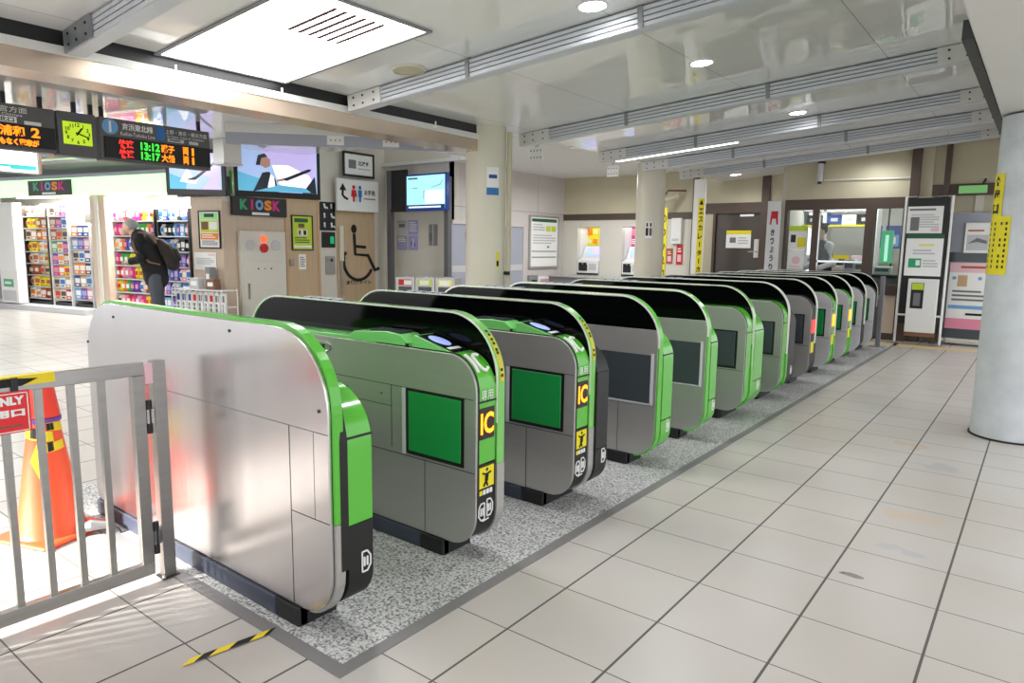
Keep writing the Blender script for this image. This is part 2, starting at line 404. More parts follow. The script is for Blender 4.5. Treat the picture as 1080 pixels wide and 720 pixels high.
# sloping cross beams with ribbed sides and bolted end plates
def rz_slope(): return math.atan(.0749)
BEAMS = [(1.92, 'nearest the top left corner over the hall'), (4.15, 'running from the copper header past the round speaker'), (6.65, 'running from the left column to the right header'),
         (8.45, 'carrying the near edge of the long fluorescent lamp'), (9.75, 'just beyond the long fluorescent lamp'), (11.1, 'closest to the ticket office wall')]
for y, where in BEAMS:
    r = thing('ceiling_beam', 'ribbed grey steel ceiling beam '+where, 'beam', ((CX0+CX1)/2, y, zc((CX0+CX1)/2)-.003)); r.rotation_euler = (0, -rz_slope(), 0)
    r['group'] = 'steel beams under the hall ceiling'
    hl = (CX1-CX0)/2/math.cos(rz_slope())-.01
    g = MB(); g.box(-hl, hl, -.044, .044, -.132, 0, 'inkgrey'); g.box(-hl, hl, -.05, .05, -.136, -.132, 'beam')
    for k in range(4): g.box(-hl, hl, -.058, .058, -.132+.033*k, -.132+.033*k+.0245, 'beam')
    g.build('girder', r)
    for (xa, xb) in ((-hl, -hl+.42), (hl-.42, hl)):
        p = MB(); p.box(xa, xb, -.068, -.058, -.136, -.002, 'galv' if (xa < 0 and y < 2) else 'headerwhite')
        for bx in (.08, .2, .34):
            for bz in (-.10, -.035): p.tube([(xa+bx, -.0682, bz), (xa+bx, -.074, bz)], .009, 'dark', 8)
        p.build('bolted_plate', r)
    for bx in (-.9, .55):
        MB().box(bx-.018, bx+.018, -.068, -.058, -.135, -.003, 'midgrey').build('joint_strap', r)

# round columns
def column(x, y, r, zt, m, label, seam=True):
    o = thing('column', label, 'column', (x, y, 0))
    MB().lathe([(r, 0.012), (r, zt-.012)], m, n=48).build('shaft', o, smooth=True)
    MB().lathe([(r+.012, 0), (r+.012, .012)], 'ink', n=48).build('base_ring', o)
    return o
colL = column(-5.10, 6.10, .225, 2.69, 'column', 'round cream column at the end of the copper header left of centre')
colM = column(-5.10, 10.2, .225, 2.69, 'column', 'round cream column farther back beside the ticket machines')
colR = column(-.10, 6.19, .25, 2.308, 'column_grey', 'thick pale grey column standing on the tiles at the right edge')

# walls of the far side
W1 = Fr(-10.45, 5.97, PI/2)      # kiosk side and toilets, faces the hall
W2 = Fr(-10.45, 9.40, 0)         # short wall behind the information screen
W3 = Fr(-8.60, 9.40, PI/2)       # white wall with grey door and fare board
W4 = Fr(-8.60, 13.0, 0)          # ticket machines and brown door
W5 = Fr(-3.50, 11.9, 0)          # ticket office front
KR = math.atan(.206)
K = Fr(-10.45, 5.97, KR)         # kiosk front
def wallbox(F, x0, x1, z0, z1, m, name, d0=0, d1=.12):
    return struct(MB().box(x0, x1, d0, d1, z0, z1, m).build(name, None, F.o, F.rz))
xw = W1.at(334.5, 250)[0]; wallbox(W1, 0, xw, 0, 2.0, 'wallwood', 'wall_left'); wallbox(W1, xw, 3.43, 0, 2.0, 'wallpale', 'wall_left'); wallbox(W1, 0, 3.43, 2.0, 3.36, 'wallpale', 'wall_left_upper', .0, .12)
wallbox(W2, 0, 1.85, 0, 3.36, 'wallpale', 'wall_back_left')
wallbox(W3, 0, 3.72, 0, 2.84, 'wallwhite', 'wall_back_white')
g = MB()
for z in (2.05,): g.box(0, 3.6, -.003, 0, z, z+.01, 'midgrey')
for x in (1.3, 2.6): g.box(x, x+.008, -.003, 0, 2.05, 2.83, 'midgrey')
struct(g.build('trim_9', None, W3.o, W3.rz))
# ticket machine wall with two recesses
def at(F, px, py, dy=0): return F.at(px, py, dy)
xr = at(W4, 738, 260)[0]
rec = []
for (pa, pb) in ((609, 632.5), (656, 678)):
    rec.append((at(W4, pa, 260)[0], at(W4, pb, 260)[0]))
zt = at(W4, 620, 239)[1]; zb = at(W4, 620, 289.5)[1]
zt_t, zb_t = zt, zb
cuts = [0, rec[0][0], rec[0][1], rec[1][0], rec[1][1], xr]
for i in (0, 2, 4): wallbox(W4, cuts[i], cuts[i+1], 0, 1.93, 'wallpale', 'wall_ticket')
for a, c in rec:
    wallbox(W4, a, c, 0, zb, 'wallpale', 'wall_ticket'); wallbox(W4, a, c, zt, 1.93, 'wallpale', 'wall_ticket')
    for bx in ((a-.02, c+.02, .44, .46, zb-.1, zt+.1), (a-.03, a, .12, .44, zb-.1, zt+.1), (c, c+.03, .12, .44, zb-.1, zt+.1), (a, c, .12, .44, zt, zt+.02), (a, c, .12, .44, zb-.02, zb)):
        struct(MB().box(*bx, 'white').build('wall_recess', None, W4.o, W4.rz))
wallbox(W4, 0, xr, 2.06, 2.84, 'wallcream', 'wall_ticket_upper')
wallbox(W4, -.0, xr, 1.93, 2.06, 'brownframe', 'trim_10', -.02, .12)
# brown door bay right of the ticket machines
xd1 = at(W4, 812, 260)[0]
zband0, zband1 = at(W4, 770, 225)[1], at(W4, 770, 214)[1]
wallbox(W4, xr, xd1+.3, zband1, 3.1, 'wallcream', 'wall_door_upper'); wallbox(W4, xr, xd1+.3, zband0, zband1, 'brownframe', 'trim_11', -.03)
xa, xb_ = at(W4, 754, 260)[0], at(W4, 806, 260)[0]
wallbox(W4, xr, xa, 0, zband0, 'wallcream', 'wall_door_left'); wallbox(W4, xb_, xd1+.3, 0, zband0, 'brownframe', 'wall_door_right')
d = struct(MB().box(xa, xb_, .02, .08, 0, zband0, 'doorbrown').build('door_1', None, W4.o, W4.rz))
MB().box(xa-.05, xa, -.03, .1, 0, zband0, 'brownframe').build('door_frame', d)
g = MB(); hx, hz = at(W4, 799, 262); g.box(hx-.07, hx+.07, .0, .02, hz-.17, hz+.17, 'chrome').tube([(hx-.03, -.05, hz-.06), (hx-.03, .01, hz-.06)], .015, 'chrome').tube([(hx-.03, -.05, hz-.06), (hx-.16, -.05, hz-.06)], .012, 'chrome').build('door_handle', d)
g = MB(); sx, sz = at(W4, 788, 227); g.box(sx-.13, sx+.13, -.004, .02, sz-.02, sz+.02, 'white').build('door_sign', d)
for (px, w_) in ((809, .07), (735, .05)):
    x = at(W4, px, 200)[0]; wallbox(W4, x-w_, x+w_, 0, 3.05, 'brownframe', 'trim_12', -.06, .0)
# ticket office front with large windows
X0, X1 = 0, at(W5, 958, 250)[0]
wz0, wz1 = at(W5, 880, 298)[1], at(W5, 860, 221)[1]
top = at(W5, 870, 210)[1]
wallbox(W5, X0, X1+.25, top, 3.1, 'wallcream', 'wall_office_upper')
wallbox(W5, X0, X1, wz1, top, 'brownframe', 'trim_13', -.03, .12)
xs_ = [at(W5, p, 255)[0] for p in (829, 855.5, 862, 911, 921, 950)]
wallbox(W5, X0, xs_[0], 0, wz1, 'brownframe', 'wall_office_left', -.03)
wallbox(W5, xs_[1], xs_[2], wz0, wz1, 'brownframe', 'trim_14', -.03); wallbox(W5, xs_[3], xs_[4], wz0, wz1, 'brownframe', 'trim_15', -.03)
wallbox(W5, xs_[5], X1+.25, 0, wz1, 'brownframe', 'wall_office_right', -.03)
zs0 = at(W5, 930, 311)[1]; zs1 = at(W5, 930, 300)[1]
wallbox(W5, xs_[0], xs_[5], zs0, wz0, 'brownframe', 'trim_16', -.04); wallbox(W5, xs_[0], xs_[5], .1, zs0, 'beige', 'wall_office_low', -.01)
wallbox(W5, xs_[0], xs_[5], 0, .1, 'brownframe', 'baseboard_office', -.03)
for i, (a, c) in enumerate(((xs_[0], xs_[1]), (xs_[2], xs_[3]), (xs_[4], xs_[5]))):
    z1_ = wz1; wn = struct(MB().box(a, c, .04, .048, wz0 if i != 1 else wz0+.34, z1_, 'glass').build('window_%d' % (i+1), None, W5.o, W5.rz))
    if i == 1:
        g = MB(); zr = wz0+.34; g.box(a, c, .0, .07, zr-.02, zr+.01, 'chrome').box(a, c, .0, .07, wz1-.05, wz1-.03, 'chrome').box(a, a+.02, .0, .07, wz0, wz1, 'chrome').box(a, c, .0, .07, wz0+.16, wz0+.185, 'dark'); g.build('window_rail', wn)
# office interior
g = MB(); g.box(-.1, 3.9, 3.2, 3.3, 0, 2.8, 'palegreen' if 0 else 'wallpale').box(-.1, 0, .12, 1.0, 0, 2.7, 'wallpale').box(2.6, 2.7, .12, 3.3, 0, 2.8, 'wallpale')
struct(g.build('wall_office_inside', None, W5.o, W5.rz))
# side column strips and right-hand bay
wallbox(W5, X1+.25, 3.6, 2.32, 3.1, 'wallcream', 'wall_right_upper', .05, .15); wallbox(W5, X1+.25, 3.6, 2.16, 2.32, 'brownframe', 'trim_17', .0, .15); wallbox(W5, X1+.25, 3.6, 0, 2.16, 'wallcream', 'wall_right', .14, .24)
for px in (992, 1000):
    pass
for px, w_, py in ((967, .06, 180), (1000.5, .035, 180)):
    x = at(W5, px, py)[0]; wallbox(W5, x-w_, x+w_, 0, 3.0, 'brownframe', 'trim_18', -.09, .0)

# kiosk shell
kz1 = 2.22
def kx(px, py=260): return K.at(px, py)[0]
segs = [(-9.5, kx(-2), 'wallpale'), (kx(97.5), kx(113), 'wallwood'), (kx(203), 0, 'wallwood')]
for a, c, m in segs: wallbox(K, a, c, 0, kz1, m, 'wall_kiosk')
wallbox(K, kx(103.5), kx(107), .02, kz1, 'wallpale', 'trim_19', -.03, .0)
wallbox(K, -9.5, kx(97.5), 0, .10, 'lightgrey', 'baseboard_kiosk', -.22, .9); wallbox(K, kx(113), kx(203), 0, .06, 'lightgrey', 'baseboard_kiosk', -.02, .9)
g = MB(); g.box(-9.5, -.05, 1.0, 1.06, 0, kz1, 'wallpale').box(kx(113)-.06, kx(113), .12, 1.0, 0, kz1, 'wallpale').box(kx(203), kx(203)+.05, .12, 1.0, 0, kz1, 'wallpale').box(kx(97.5), kx(97.5)+.05, .12, 1.0, 0, kz1, 'wallpale').box(-9.5, 0, .12, 1.06, kz1, kz1+.05, 'white')
struct(g.build('wall_kiosk_inside', None, K.o, K.rz))
wallbox(K, -12, .0, 2.22, 2.70, 'midgrey', 'wall_kiosk_upper', .35, .45)

# ------------------------------------------------------------------ ticket gates
XF, XR = .915, -.93           # front and rear ends, measured from the gate's middle
def arc(cx, cz, r, a0, a1, n=10):
    return [(cx+r*math.cos(math.radians(a0+(a1-a0)*i/n)), cz+r*math.sin(math.radians(a0+(a1-a0)*i/n))) for i in range(n+1)]
def outline(x0, x1, z0, z1, rft, rrt, rfb, rrb, n=10):
    """front is +x; counter-clockwise from the front bottom"""
    return arc(x1-rfb, z0+rfb, rfb, -90, 0, n)+arc(x1-rft, z1-rft, rft, 0, 90, n)+arc(x0+rrt, z1-rrt, rrt, 90, 180, n)+arc(x0+rrb, z0+rrb, rrb, 180, 270, n)
def clip(pts, z, above):
    out = []
    for i, p in enumerate(pts):
        q = pts[(i+1) % len(pts)]
        ip = (p[1] >= z) if above else (p[1] <= z); iq = (q[1] >= z) if above else (q[1] <= z)
        if ip: out.append(p)
        if ip != iq:
            t = (z-p[1])/(q[1]-p[1]); out.append((p[0]+(q[0]-p[0])*t, z))
    return out
def band(mb, path, th, y0, y1, m):
    """strip of thickness th laid along an open outline"""
    for i in range(len(path)-1):
        a, c = Vector(path[i]), Vector(path[i+1]); d = (c-a)
        if d.length < 1e-6: continue
        def nrm(k):
            p = Vector(path[max(k-1, 0)]); q = Vector(path[min(k+1, len(path)-1)]); t = (q-p).normalized(); return Vector((t.y, -t.x))
        na, nc = nrm(i), nrm(i+1)
        qa = [a, c, c+nc*th, a+na*th]
        vs = [(p.x, y, p.y) for y in (y0, y1) for p in qa]
        mb.add(vs, [(0, 1, 2, 3), (7, 6, 5, 4), (0, 4, 5, 1), (1, 5, 6, 2), (2, 6, 7, 3), (3, 7, 4, 0)], m)
LOW = outline(XR, XF, .075, .895, .15, .12, .14, .05)
TALL = outline(XR, XF, .075, 1.05, .27, .29, .15, .06)
def front_path(pts_outline, zlo):
    return [p for p in pts_outline]
def rimpath(zstart, x0=XR, z1=1.05, rft=.27, rrt=.29):
    return [(XF, zstart)]+arc(XF-rft, z1-rft, rft, 0, 90, 14)+arc(x0+rrt, z1-rrt, rrt, 90, 180, 14)+[(x0, .8)]

def ticket_logo(mb, x, y, z, m, s=1, mirror=False):
    """small outline of a gate with an arrow on it, drawn on a front face"""
    f = -1 if mirror else 1
    pts = [(-.022, -.045), (.006, -.045), (.024, -.02), (.024, .02), (.006, .045), (-.022, .045)]
    for i in range(6):
        a, c = pts[i], pts[(i+1) % 6]
        mb.tube([(x, y+f*a[0]*s, z+a[1]*s), (x, y+f*c[0]*s, z+c[1]*s)], .0032, m, 6)
    mb.tube([(x, y-.010*f*s, z-.02*s), (x, y-.010*f*s, z+.02*s)], .004, m, 6); mb.tube([(x, y+.006*f*s, z-.02*s), (x, y+.006*f*s, z+.02*s)], .004, m, 6)

def low_half(root, sp, y0, y1):
    """near half: steel flank, coloured cap, front strip, card reader"""
    capm, frontm = sp['cap'], sp['front']
    MB().prism(LOW, y0, y0+.012, sp['flank']).build('side_panel', root, bev=.002, smooth=True)
    cut = .44 if sp.get('ic') else (.10 if frontm == 'gategreen' else .44)
    inn = outline(XR+.004, XF-.001 if 0 else XF, .08, .897, .15, .12, .14, .05)
    MB().prism(clip(inn, cut, True), y0+.0125, y1, capm).build('cap', root, bev=.002, smooth=True)
    MB().prism(clip(inn, cut-.004, False), y0+.0125, y1, frontm if cut > .2 else 'rubber').build('front_cover', root, smooth=True)
    g = MB(); band(g, arc(XF-.15, .745, .1507, 0, 90, 12)+[(.3, .8957)], .004, y0+.0122, y0+.018, 'black'); g.box(XF, XF+.002, y0+.0125, y0+.02, .22, .745, 'black')
    g.box(XF-.01, XF+.0025, y0+.0125, y1, .700, .708, 'black'); g.build('trim_line', root)
    # flank details: seams, window, hinge strip
    g = MB(); yb = y0-.0012
    wx0, wx1, wz0_, wz1_ = .525, .835, .435, .705
    g.box(-.7, XF-.012, yb, y0, .715, .7175, 'dark') if sp.get('ic') else None
    g.box(-.75, XF-.005, yb, y0, .405, .408, 'dark'); g.box(.62, .6225, yb, y0, .08, .405, 'dark')
    if sp.get('ic'):
        g.box(.41, .4125, yb, y0, .43, .715, 'dark'); g.box(-.3, .41, yb, y0, .618, .6205, 'dark'); g.box(.34, .348, yb, y0, .664, .672, 'dark'); g.box(.1, .108, yb, y0, .664, .672, 'dark')
    g.build('panel_seams', root)
    MB().box(wx0-.018, wx1+.016, y0-.003, y0+.002, wz0_-.016, wz1_+.012, 'black').build('window_surround', root)
    MB().box(wx0, wx1, y0-.006, y0, wz0_, wz1_, sp['win']).build('side_window', root, bev=.003)
    MB().box(wx0-.04, wx0-.018, y0-.006, y0, wz0_-.02, wz1_+.01, 'lightgrey').build('hinge_strip', root)
    if sp.get('ic'):
        # small flush latch on the flank
        g = MB(); lx, lz = -.1, .845; pth = [(lx+.055*math.cos(t)+(.03 if math.cos(t) > 0 else -.03), y0-.002, lz+.026*math.sin(t)) for t in [2*PI*i/20 for i in range(21)]]
        g.tube(pth, .004, 'chrome', 6).box(lx-.05, lx+.04, y0-.003, y0, lz-.01, lz+.01, 'dark').box(lx+.05, lx+.065, y0-.005, y0, lz-.012, lz+.012, 'chrome'); g.build('latch', root)
        # raised reader deck on top
        g = MB(); g.prism([(-.75, .893), (.1, .893), (.50, .893), (.50, .915), (.455, .945), (.36, .952), (.14, .937), (.1, .912), (-.75, .905)], y0+.014, y1, 'deckgreen_lit')
        g.prism([(.53, .893), (.53, .945), (.55, .952), (.79, .893)], y0+.014, y1, 'deckgreen_lit'); g.build('reader_deck', root, bev=.003, smooth=True)
        g = MB(); g.box(.497, .512, y0+.006, y0+.014, .897, .912, 'black'); g.box(.24, .44, y0+.03, y1-.02, .9445, .956, 'gatedark'); g.build('ticket_slot', root)
        g = MB(); nv = Vector((.059, 0, .24)).normalized(); u = Vector((.24, 0, -.059)).normalized(); c = Vector((.665, (y0+y1)/2+.004, .9238))+nv*.003
        g.poly([c+u*a+Vector((0, b_, 0)) for a, b_ in ((-.105, -.05), (.115, -.05), (.115, .05), (-.105, .05))], 'pad_dark')
        g.poly([c+nv*.002+u*(.062*math.cos(t)-.02)+Vector((0, .036*math.sin(t), 0)) for t in [2*PI*i/28 for i in range(28)]], 'pad_light')
        g.poly([c+nv*.002+u*a+Vector((0, b_, 0)) for a, b_ in ((.062, -.045), (.085, -.045), (.085, .03), (.062, .03))], 'white'); g.build('card_reader', root)
        # white lettering that follows the curved cap
        ym = (y0+y1)/2+.004
        def onarc(a, b_, off=.0015):
            th = math.radians(50)+b_/.15; rr_ = .152+off
            return Vector((XF-.15+rr_*math.cos(th), ym+a, .747+rr_*math.sin(th)))
        g = MB(); g.tube([onarc(-.033, -.05+.1*i/8) for i in range(9)], .0075, 'white', 6)
        g.tube([onarc(.018+.028*math.cos(math.radians(t)), .045*math.sin(math.radians(t))) for t in range(48, 313, 12)], .0075, 'white', 6)
        g.build('ic_lettering', root, fix=False); MB().text('専用', (XF+.0035, ym, .732), .044, 'white', u=(0, 1, 0), w=.076).build('lettering', root, fix=False)
        g = MB(); g.box(XF-.002, XF+.003, y0+.022, y1-.012, .545, .678, 'led_back'); g.text('*IC', (XF+.0042, (y0+y1)/2+.004, .612), .092, 'led_orange', u=(0, 1, 0), w=.085)
        g.build('display', root)
        g = MB(); g.box(XF-.002, XF+.003, y0+.022, y1-.012, .335, .425, 'yellow'); x = XF+.0035; yc = (y0+y1)/2
        g.tube([(x, yc, .365), (x, yc+.004, .395)], .009, 'ink', 6); g.ball((x, yc+.006, .412), (.001, .008, .008), 'ink', 8, 5)
        g.tube([(x, yc, .365), (x, yc-.016, .342)], .005, 'ink', 6); g.tube([(x, yc, .365), (x, yc+.008, .342)], .005, 'ink', 6); g.tube([(x, yc, .392), (x, yc+.03, .398)], .0045, 'ink', 6); g.tube([(x, yc, .392), (x, yc-.024, .40)], .0045, 'ink', 6)
        for i in range(4): g.box(XF-.001, XF+.003, y0+.024+.022*i, y0+.04+.022*i, .305, .325, 'white' if i else 'yellow')
        g.build('warning_sticker', root)
        g = MB(); ticket_logo(g, XF+.002, yc-.026, .232, 'white', .8, True); ticket_logo(g, XF+.002, yc+.026, .242, 'white', .8); g.tube([(XF+.002, yc-.02, .19), (XF+.002, yc+.02, .194)], .0028, 'white', 6); g.build('pictogram', root)
    if sp.get('led'):
        g = MB(); g.box(XF-.002, XF+.004, y0+.03, y1, .53, .66, sp['led']); g.build('display', root)
        g = MB(); g.box(XF-.002, XF+.003, y0+.03, y1, .33, .44, 'yellow'); g.build('warning_sticker', root)

def pane_part(root, y0, y1, rim, yellow, plate_z=None, flank='satin', split=.80, low_rim=None):
    pts = outline(XR+.006, XF-.004, .5, 1.046, .268, .288, .02, .02)
    MB().prism(clip(pts, split, True), y0+.006, y1-.006, 'smoke').build('pane', root, smooth=False)
    g = MB(); band(g, rimpath(.42), .007, y0+.003, y1, rim); g.build('pane_rim', root, smooth=True)
    g = MB(); band(g, rimpath(.60), .0074, y0, y0+.003, 'rim_pale'); g.build('pane_edge', root, smooth=True)
    if low_rim:
        g = MB(); band(g, list(reversed(arc(XF-.15, .225, .15, 0, -80, 8)))+[(XF, .42)], .01, y0, y1, low_rim); g.build('front_strip', root, smooth=True)
    # small light bar on top of the rim
    g = MB(); g.prism([(-.47, 1.048), (-.08, 1.048), (-.11, 1.062), (-.43, 1.062)], y0+.004, y1-.004, 'dark')
    for i in range(4): g.box(-.41+.08*i, -.355+.08*i, y0+.002, y1-.002, 1.054, 1.064, 'bluegrey')
    g.build('indicator_bar', root)
    if yellow:
        g = MB(); p = [(XF-.27+.2776*math.cos(math.radians(a)), .776+.2776*math.sin(math.radians(a))) for a in range(0, 49, 4)]
        band(g, p, .002, y0+.016, y1-.006, 'labelyellow')
        for a in (4, 9, 24, 27, 33, 37, 42, 46):
            q = [(XF-.27+.2808*math.cos(math.radians(a+d_)), .776+.2808*math.sin(math.radians(a+d_))) for d_ in (0, 2.4)]
            band(g, q, .001, y0+.022, y1-.014, 'ink')
        g.build('caution_label', root)

def far_block(root, y0, y1, m_top, m_low, out=.012, ztop=.86, logo=True):
    pts = outline(XR+.02, XF+out, .09, ztop, .19, .12, .13, .05)
    cut = .40 if m_low != m_top else .30
    MB().prism(clip(pts, cut, True), y0, y1, m_top).build('far_cover', root, bev=.003, smooth=True)
    MB().prism(clip(pts, cut-.003, False), y0, y1, m_low).build('far_lower_cover', root, bev=.003, smooth=True)
    x = XF+out
    for za, zb2 in ((.70, .707), (cut-.004, cut)): MB().box(x-.01, x+.0015, y0, y1, za, zb2, 'black').build('cover_seam', root)
    if logo:
        g = MB(); ticket_logo(g, x+.0015, (y0+y1)/2+.02, .255, 'white', .8); g.build('pictogram', root)

def plinth(root, y0, y1, m='plinth'):
    g = MB(); g.box(XR+.02, .60, y0-.012, y0+.03, 0.003, .073, m).build('kick_rail', root, bev=.004)
    g = MB(); g.box(XR+.02, .74, y0+.0, y1, 0.003, .078, 'rubber')
    for x in (-.5, 0, .45, .68): g.tube([(x, y0-.004, .035), (x, y0+.004, .035)], .008, 'chrome', 8)
    g.build('base', root)
    MB().box(.602, .74, y0-.012, y0+.03, 0.003, .073, 'rubber').build('rail_end', root, bev=.004)

def plate_gate(root, sp):
    """gate whose near side is one tall flush plate"""
    yb = 0
    if sp['kind'] == 'steel':
        pts = outline(XR, XF, .075, 1.06, .27, .27, .16, .06)
        MB().prism(pts, 0, .014, 'polish').build('side_panel', root, bev=.003, smooth=True)
        g = MB(); yb = -.001
        g.box(-.45, XF, yb, 0, .725, .7275, 'inkgrey'); g.box(.70, .7025, yb, 0, .08, .725, 'dark'); g.box(.835, .8365, yb, 0, .425, .725, 'inkgrey'); g.box(.7, XF-.002, yb, 0, .422, .4245, 'dark')
        g.build('panel_seams', root)
        g = MB()
        for x, z in ((-.62, 1.0), (-.915, .86), (.87, .80), (.35, 1.02)): g.tube([(x, -.003, z), (x, .002, z)], .006, 'dark', 10)
        g.build('screws', root)
        rp = [(XF, .42), (XF, .79)]+arc(XF-.27, .79, .27, 0, 90, 14)+arc(XR+.27, .79, .27, 90, 180, 14)+[(XR, .5)]
        g = MB(); band(g, rp, .012, .014, .05, 'gategreen'); g.build('pane_rim', root, smooth=True)
        g = MB(); band(g, list(reversed(arc(XF-.16, .235, .16, 0, -85, 8)))+[(XF, .418)], .012, .014, .05, 'satin'); g.build('front_strip', root, smooth=True)
        MB().prism(outline(XR+.01, XF-.013, .08, 1.046, .26, .26, .15, .05), .0145, .05, 'dark').build('core', root)
    else:
        full = outline(XR, XF, .075, 1.046, .268, .288, .15, .06)
        MB().prism(clip(full, .858, False), 0, .04, 'satin').build('side_panel', root, bev=.002, smooth=True)
        MB().prism(clip(full, .860, True), .001, .04, 'smoke').build('pane', root)
        g = MB(); g.box(.15, .875, -.004, .0, .40, .408, 'lightgrey'); g.box(.875, .893, -.004, 0, .40, .715, 'lightgrey'); g.box(.66, .6625, -.001, 0, .08, .40, 'dark'); g.build('window_trim', root)
        MB().box(.15, .872, -.003, .001, .41, .705, 'gatedark').build('side_window', root)
        g = MB(); band(g, rimpath(.225), .01, .0005, .05, 'gategreen'); band(g, arc(XF-.15, .225, .15, -85, 0, 10), .01, .0005, .05, 'gategreen'); g.build('pane_rim', root, smooth=True)
        g = MB(); band(g, rimpath(.75), .0104, -.0015, .0025, 'rim_pale'); g.build('pane_edge', root, smooth=True)
        g = MB(); g.prism([(-.47, 1.048), (-.08, 1.048), (-.11, 1.064), (-.43, 1.064)], .006, .046, 'dark')
        for i in range(4): g.box(-.41+.08*i, -.355+.08*i, .003, .049, 1.056, 1.066, 'bluegrey')
        g.build('indicator_bar', root)
        MB().prism(outline(XR+.01, XF-.013, .08, 1.03, .26, .26, .15, .05), .0402, .05, 'dark').build('core', root)
    MB().prism(outline(XR+.01, XF-.012, .10, .99, .24, .26, .14, .05), .05, .064, 'black').build('slit', root)
    far_block(root, .064, sp['t'], 'gategreen', 'rubber' if sp['kind'] == 'steel' else 'gategreen')
    g = MB(); xo = XF+.0135 if sp['kind'] == 'steel' else XF+.011
    g.add([(xo, .034, .25), (xo, .066, .25), (xo, .066, .70), (xo, .034, .70), (xo-.006, .050, .83)], [(0, 1, 2, 3), (3, 2, 4)], 'black'); g.build('slit_gap', root, fix=False) if sp['kind'] == 'steel' else None  # black wedge over the strip, the slit's dark gap drawn as colour
    plinth(root, 0, sp['t']-.02)

SPECS = [
 dict(y=1.352, kind='steel', t=.172, label='ticket gate nearest the camera with a tall blank polished steel side'),
 dict(y=2.085, kind='low', t=.19, ic=1, cap='gategreen', front='rubber', flank='satin', win='gatewindow', rim='rimgreen_lit', yellow=1, low_rim='satin', far=None, label='green capped IC ticket gate next behind the blank steel one, large green side window'),
 dict(y=2.835, kind='low', t=.30, ic=1, cap='gategreen', front='rubber', flank='satin', win='gatewindow', rim='rimgreen_lit', yellow=1, low_rim='satin', far=('dark', 'dark'), label='green capped IC ticket gate with a dark block bulging from its far side'),
 dict(y=3.745, kind='plate', t=.20, label='ticket gate with flush black pane and dark side window, nearer of two such'),
 dict(y=4.495, kind='plate', t=.18, label='ticket gate with flush black pane and dark side window, farther of two such'),
 dict(y=5.275, kind='low', t=.40, cap='gategreen', front='gategreen', flank='satin', win='gatedark', rim='rimgreen_lit', far=('gategreen', 'gategreen'), label='ticket gate with two parallel green fronts and a dark side window'),
 dict(y=6.205, kind='low', t=.38, cap='gategreen', front='gategreen', flank='satin', win='gatedark', rim='rim_pale', far=('dark', 'dark'), label='ticket gate with one green front, dark side window and black block behind'),
 dict(y=7.15, kind='low', t=.32, cap='rubber', front='rubber', flank='satin', win='gatedark', rim='rim_pale', led='led_red', far=None, label='dark fronted ticket gate showing a small red light'),
 dict(y=7.97, kind='low', t=.34, cap='gategreen', front='gategreen', flank='steel', win='gatewindow', rim='rim_pale', led='led_orange', far=None, label='green topped ticket gate just behind the one with a red light'),
 dict(y=8.76, kind='low', t=.34, cap='gategreen', front='gategreen', flank='steel', win='gatewindow', rim='rim_pale', led='led_orange', far=None, label='pale ticket gate with orange display, third from the far end of the row'),
 dict(y=9.52, kind='low', t=.34, cap='rubber', front='rubber', flank='steel', win='gatewindow', rim='rim_pale', far=None, label='ticket gate with green window and black front, second from the far end'),
 dict(y=10.30, kind='low', t=.40, cap='rubber', front='rubber', flank='steel', win='gatewindow', rim='dark', far=None, label='ticket gate at the far end of the row, beside the grey post'),
]
for sp in SPECS:
    r = thing('ticket_gate', sp['label'], 'ticket gate', (-2.70, sp['y'], 0), 0, 'ticket gates in the row')
    if sp['kind'] != 'low': plate_gate(r, sp); continue
    t = sp['t']; wide = sp['y'] > 5
    a = .128 if not wide else .14
    low_half(r, sp, 0, a)
    pane_part(r, a, a+.05, sp['rim'], sp.get('yellow'), low_rim=sp.get('low_rim') or (sp['front'] if sp['front'] == 'gategreen' else None))
    # far half behind the pane
    if sp['far']: far_block(r, a+.055, t, sp['far'][0], sp['far'][1], .02 if sp['y'] < 5 else .01)
    elif t > a+.06: MB().prism(outline(XR+.02, XF-.02, .09, .84, .19, .12, .13, .05), a+.052, t, 'rubber').build('far_cover', r, bev=.003)
    MB().prism(outline(XR+.02, XF-.012, .10, .82, .15, .12, .13, .05), a, a+.05, 'satin').build('core', r)
    plinth(r, .0, t-.02)

LP_SPOT, LP_KIOSK, LP_OFFICE, LP_WORLD, LP_SUN, LP_CONC, LP_EXP = 40, 48, 32, 1.75, 9000, 46, 0.13
# end post beside the far gate
r = thing('end_post', 'slim grey metal post standing beyond the last ticket gate', 'post', (-1.80, 10.86, 0))
MB().box(-.028, .028, -.03, .03, .012, 1.0, 'inkgrey').build('shaft', r, bev=.006); MB().box(-.11, .11, -.09, .09, 0.003, .012, 'galv').build('foot_plate', r)

# ------------------------------------------------------------------ swing gate, its post, sign, tapes, cone
gx = -2.70
r = thing('swing_gate', 'grey steel barred swing gate in front of the orange cone', 'gate', (gx, 1.19, 0))
g = MB(); g.box(-.016, .016, -1.3, -.0, .835, .885, 'railsteel').box(-.016, .016, -1.3, 0, .035, .085, 'railsteel').box(-.016, .016, -.045, 0, .085, .835, 'railsteel').box(-.016, .016, -1.3, -1.255, .085, .835, 'railsteel'); g.build('frame', r, bev=.002)
for k in range(11): MB().box(-.011, .011, -.148-.1005*k-.011, -.148-.1005*k+.011, .085, .835, 'railsteel').build('bar', r)
for z in (.68, .19): MB().box(-.02, .022, .0, .028, z-.035, z+.02, 'chrome').tube([(.012, .012, z-.075), (.012, .012, z+.055)], .011, 'dark', 12).build('hinge', r)
r = thing('gate_post', 'square grey steel post between the swing gate and the blank steel ticket gate', 'post', (gx, 1.245, 0))
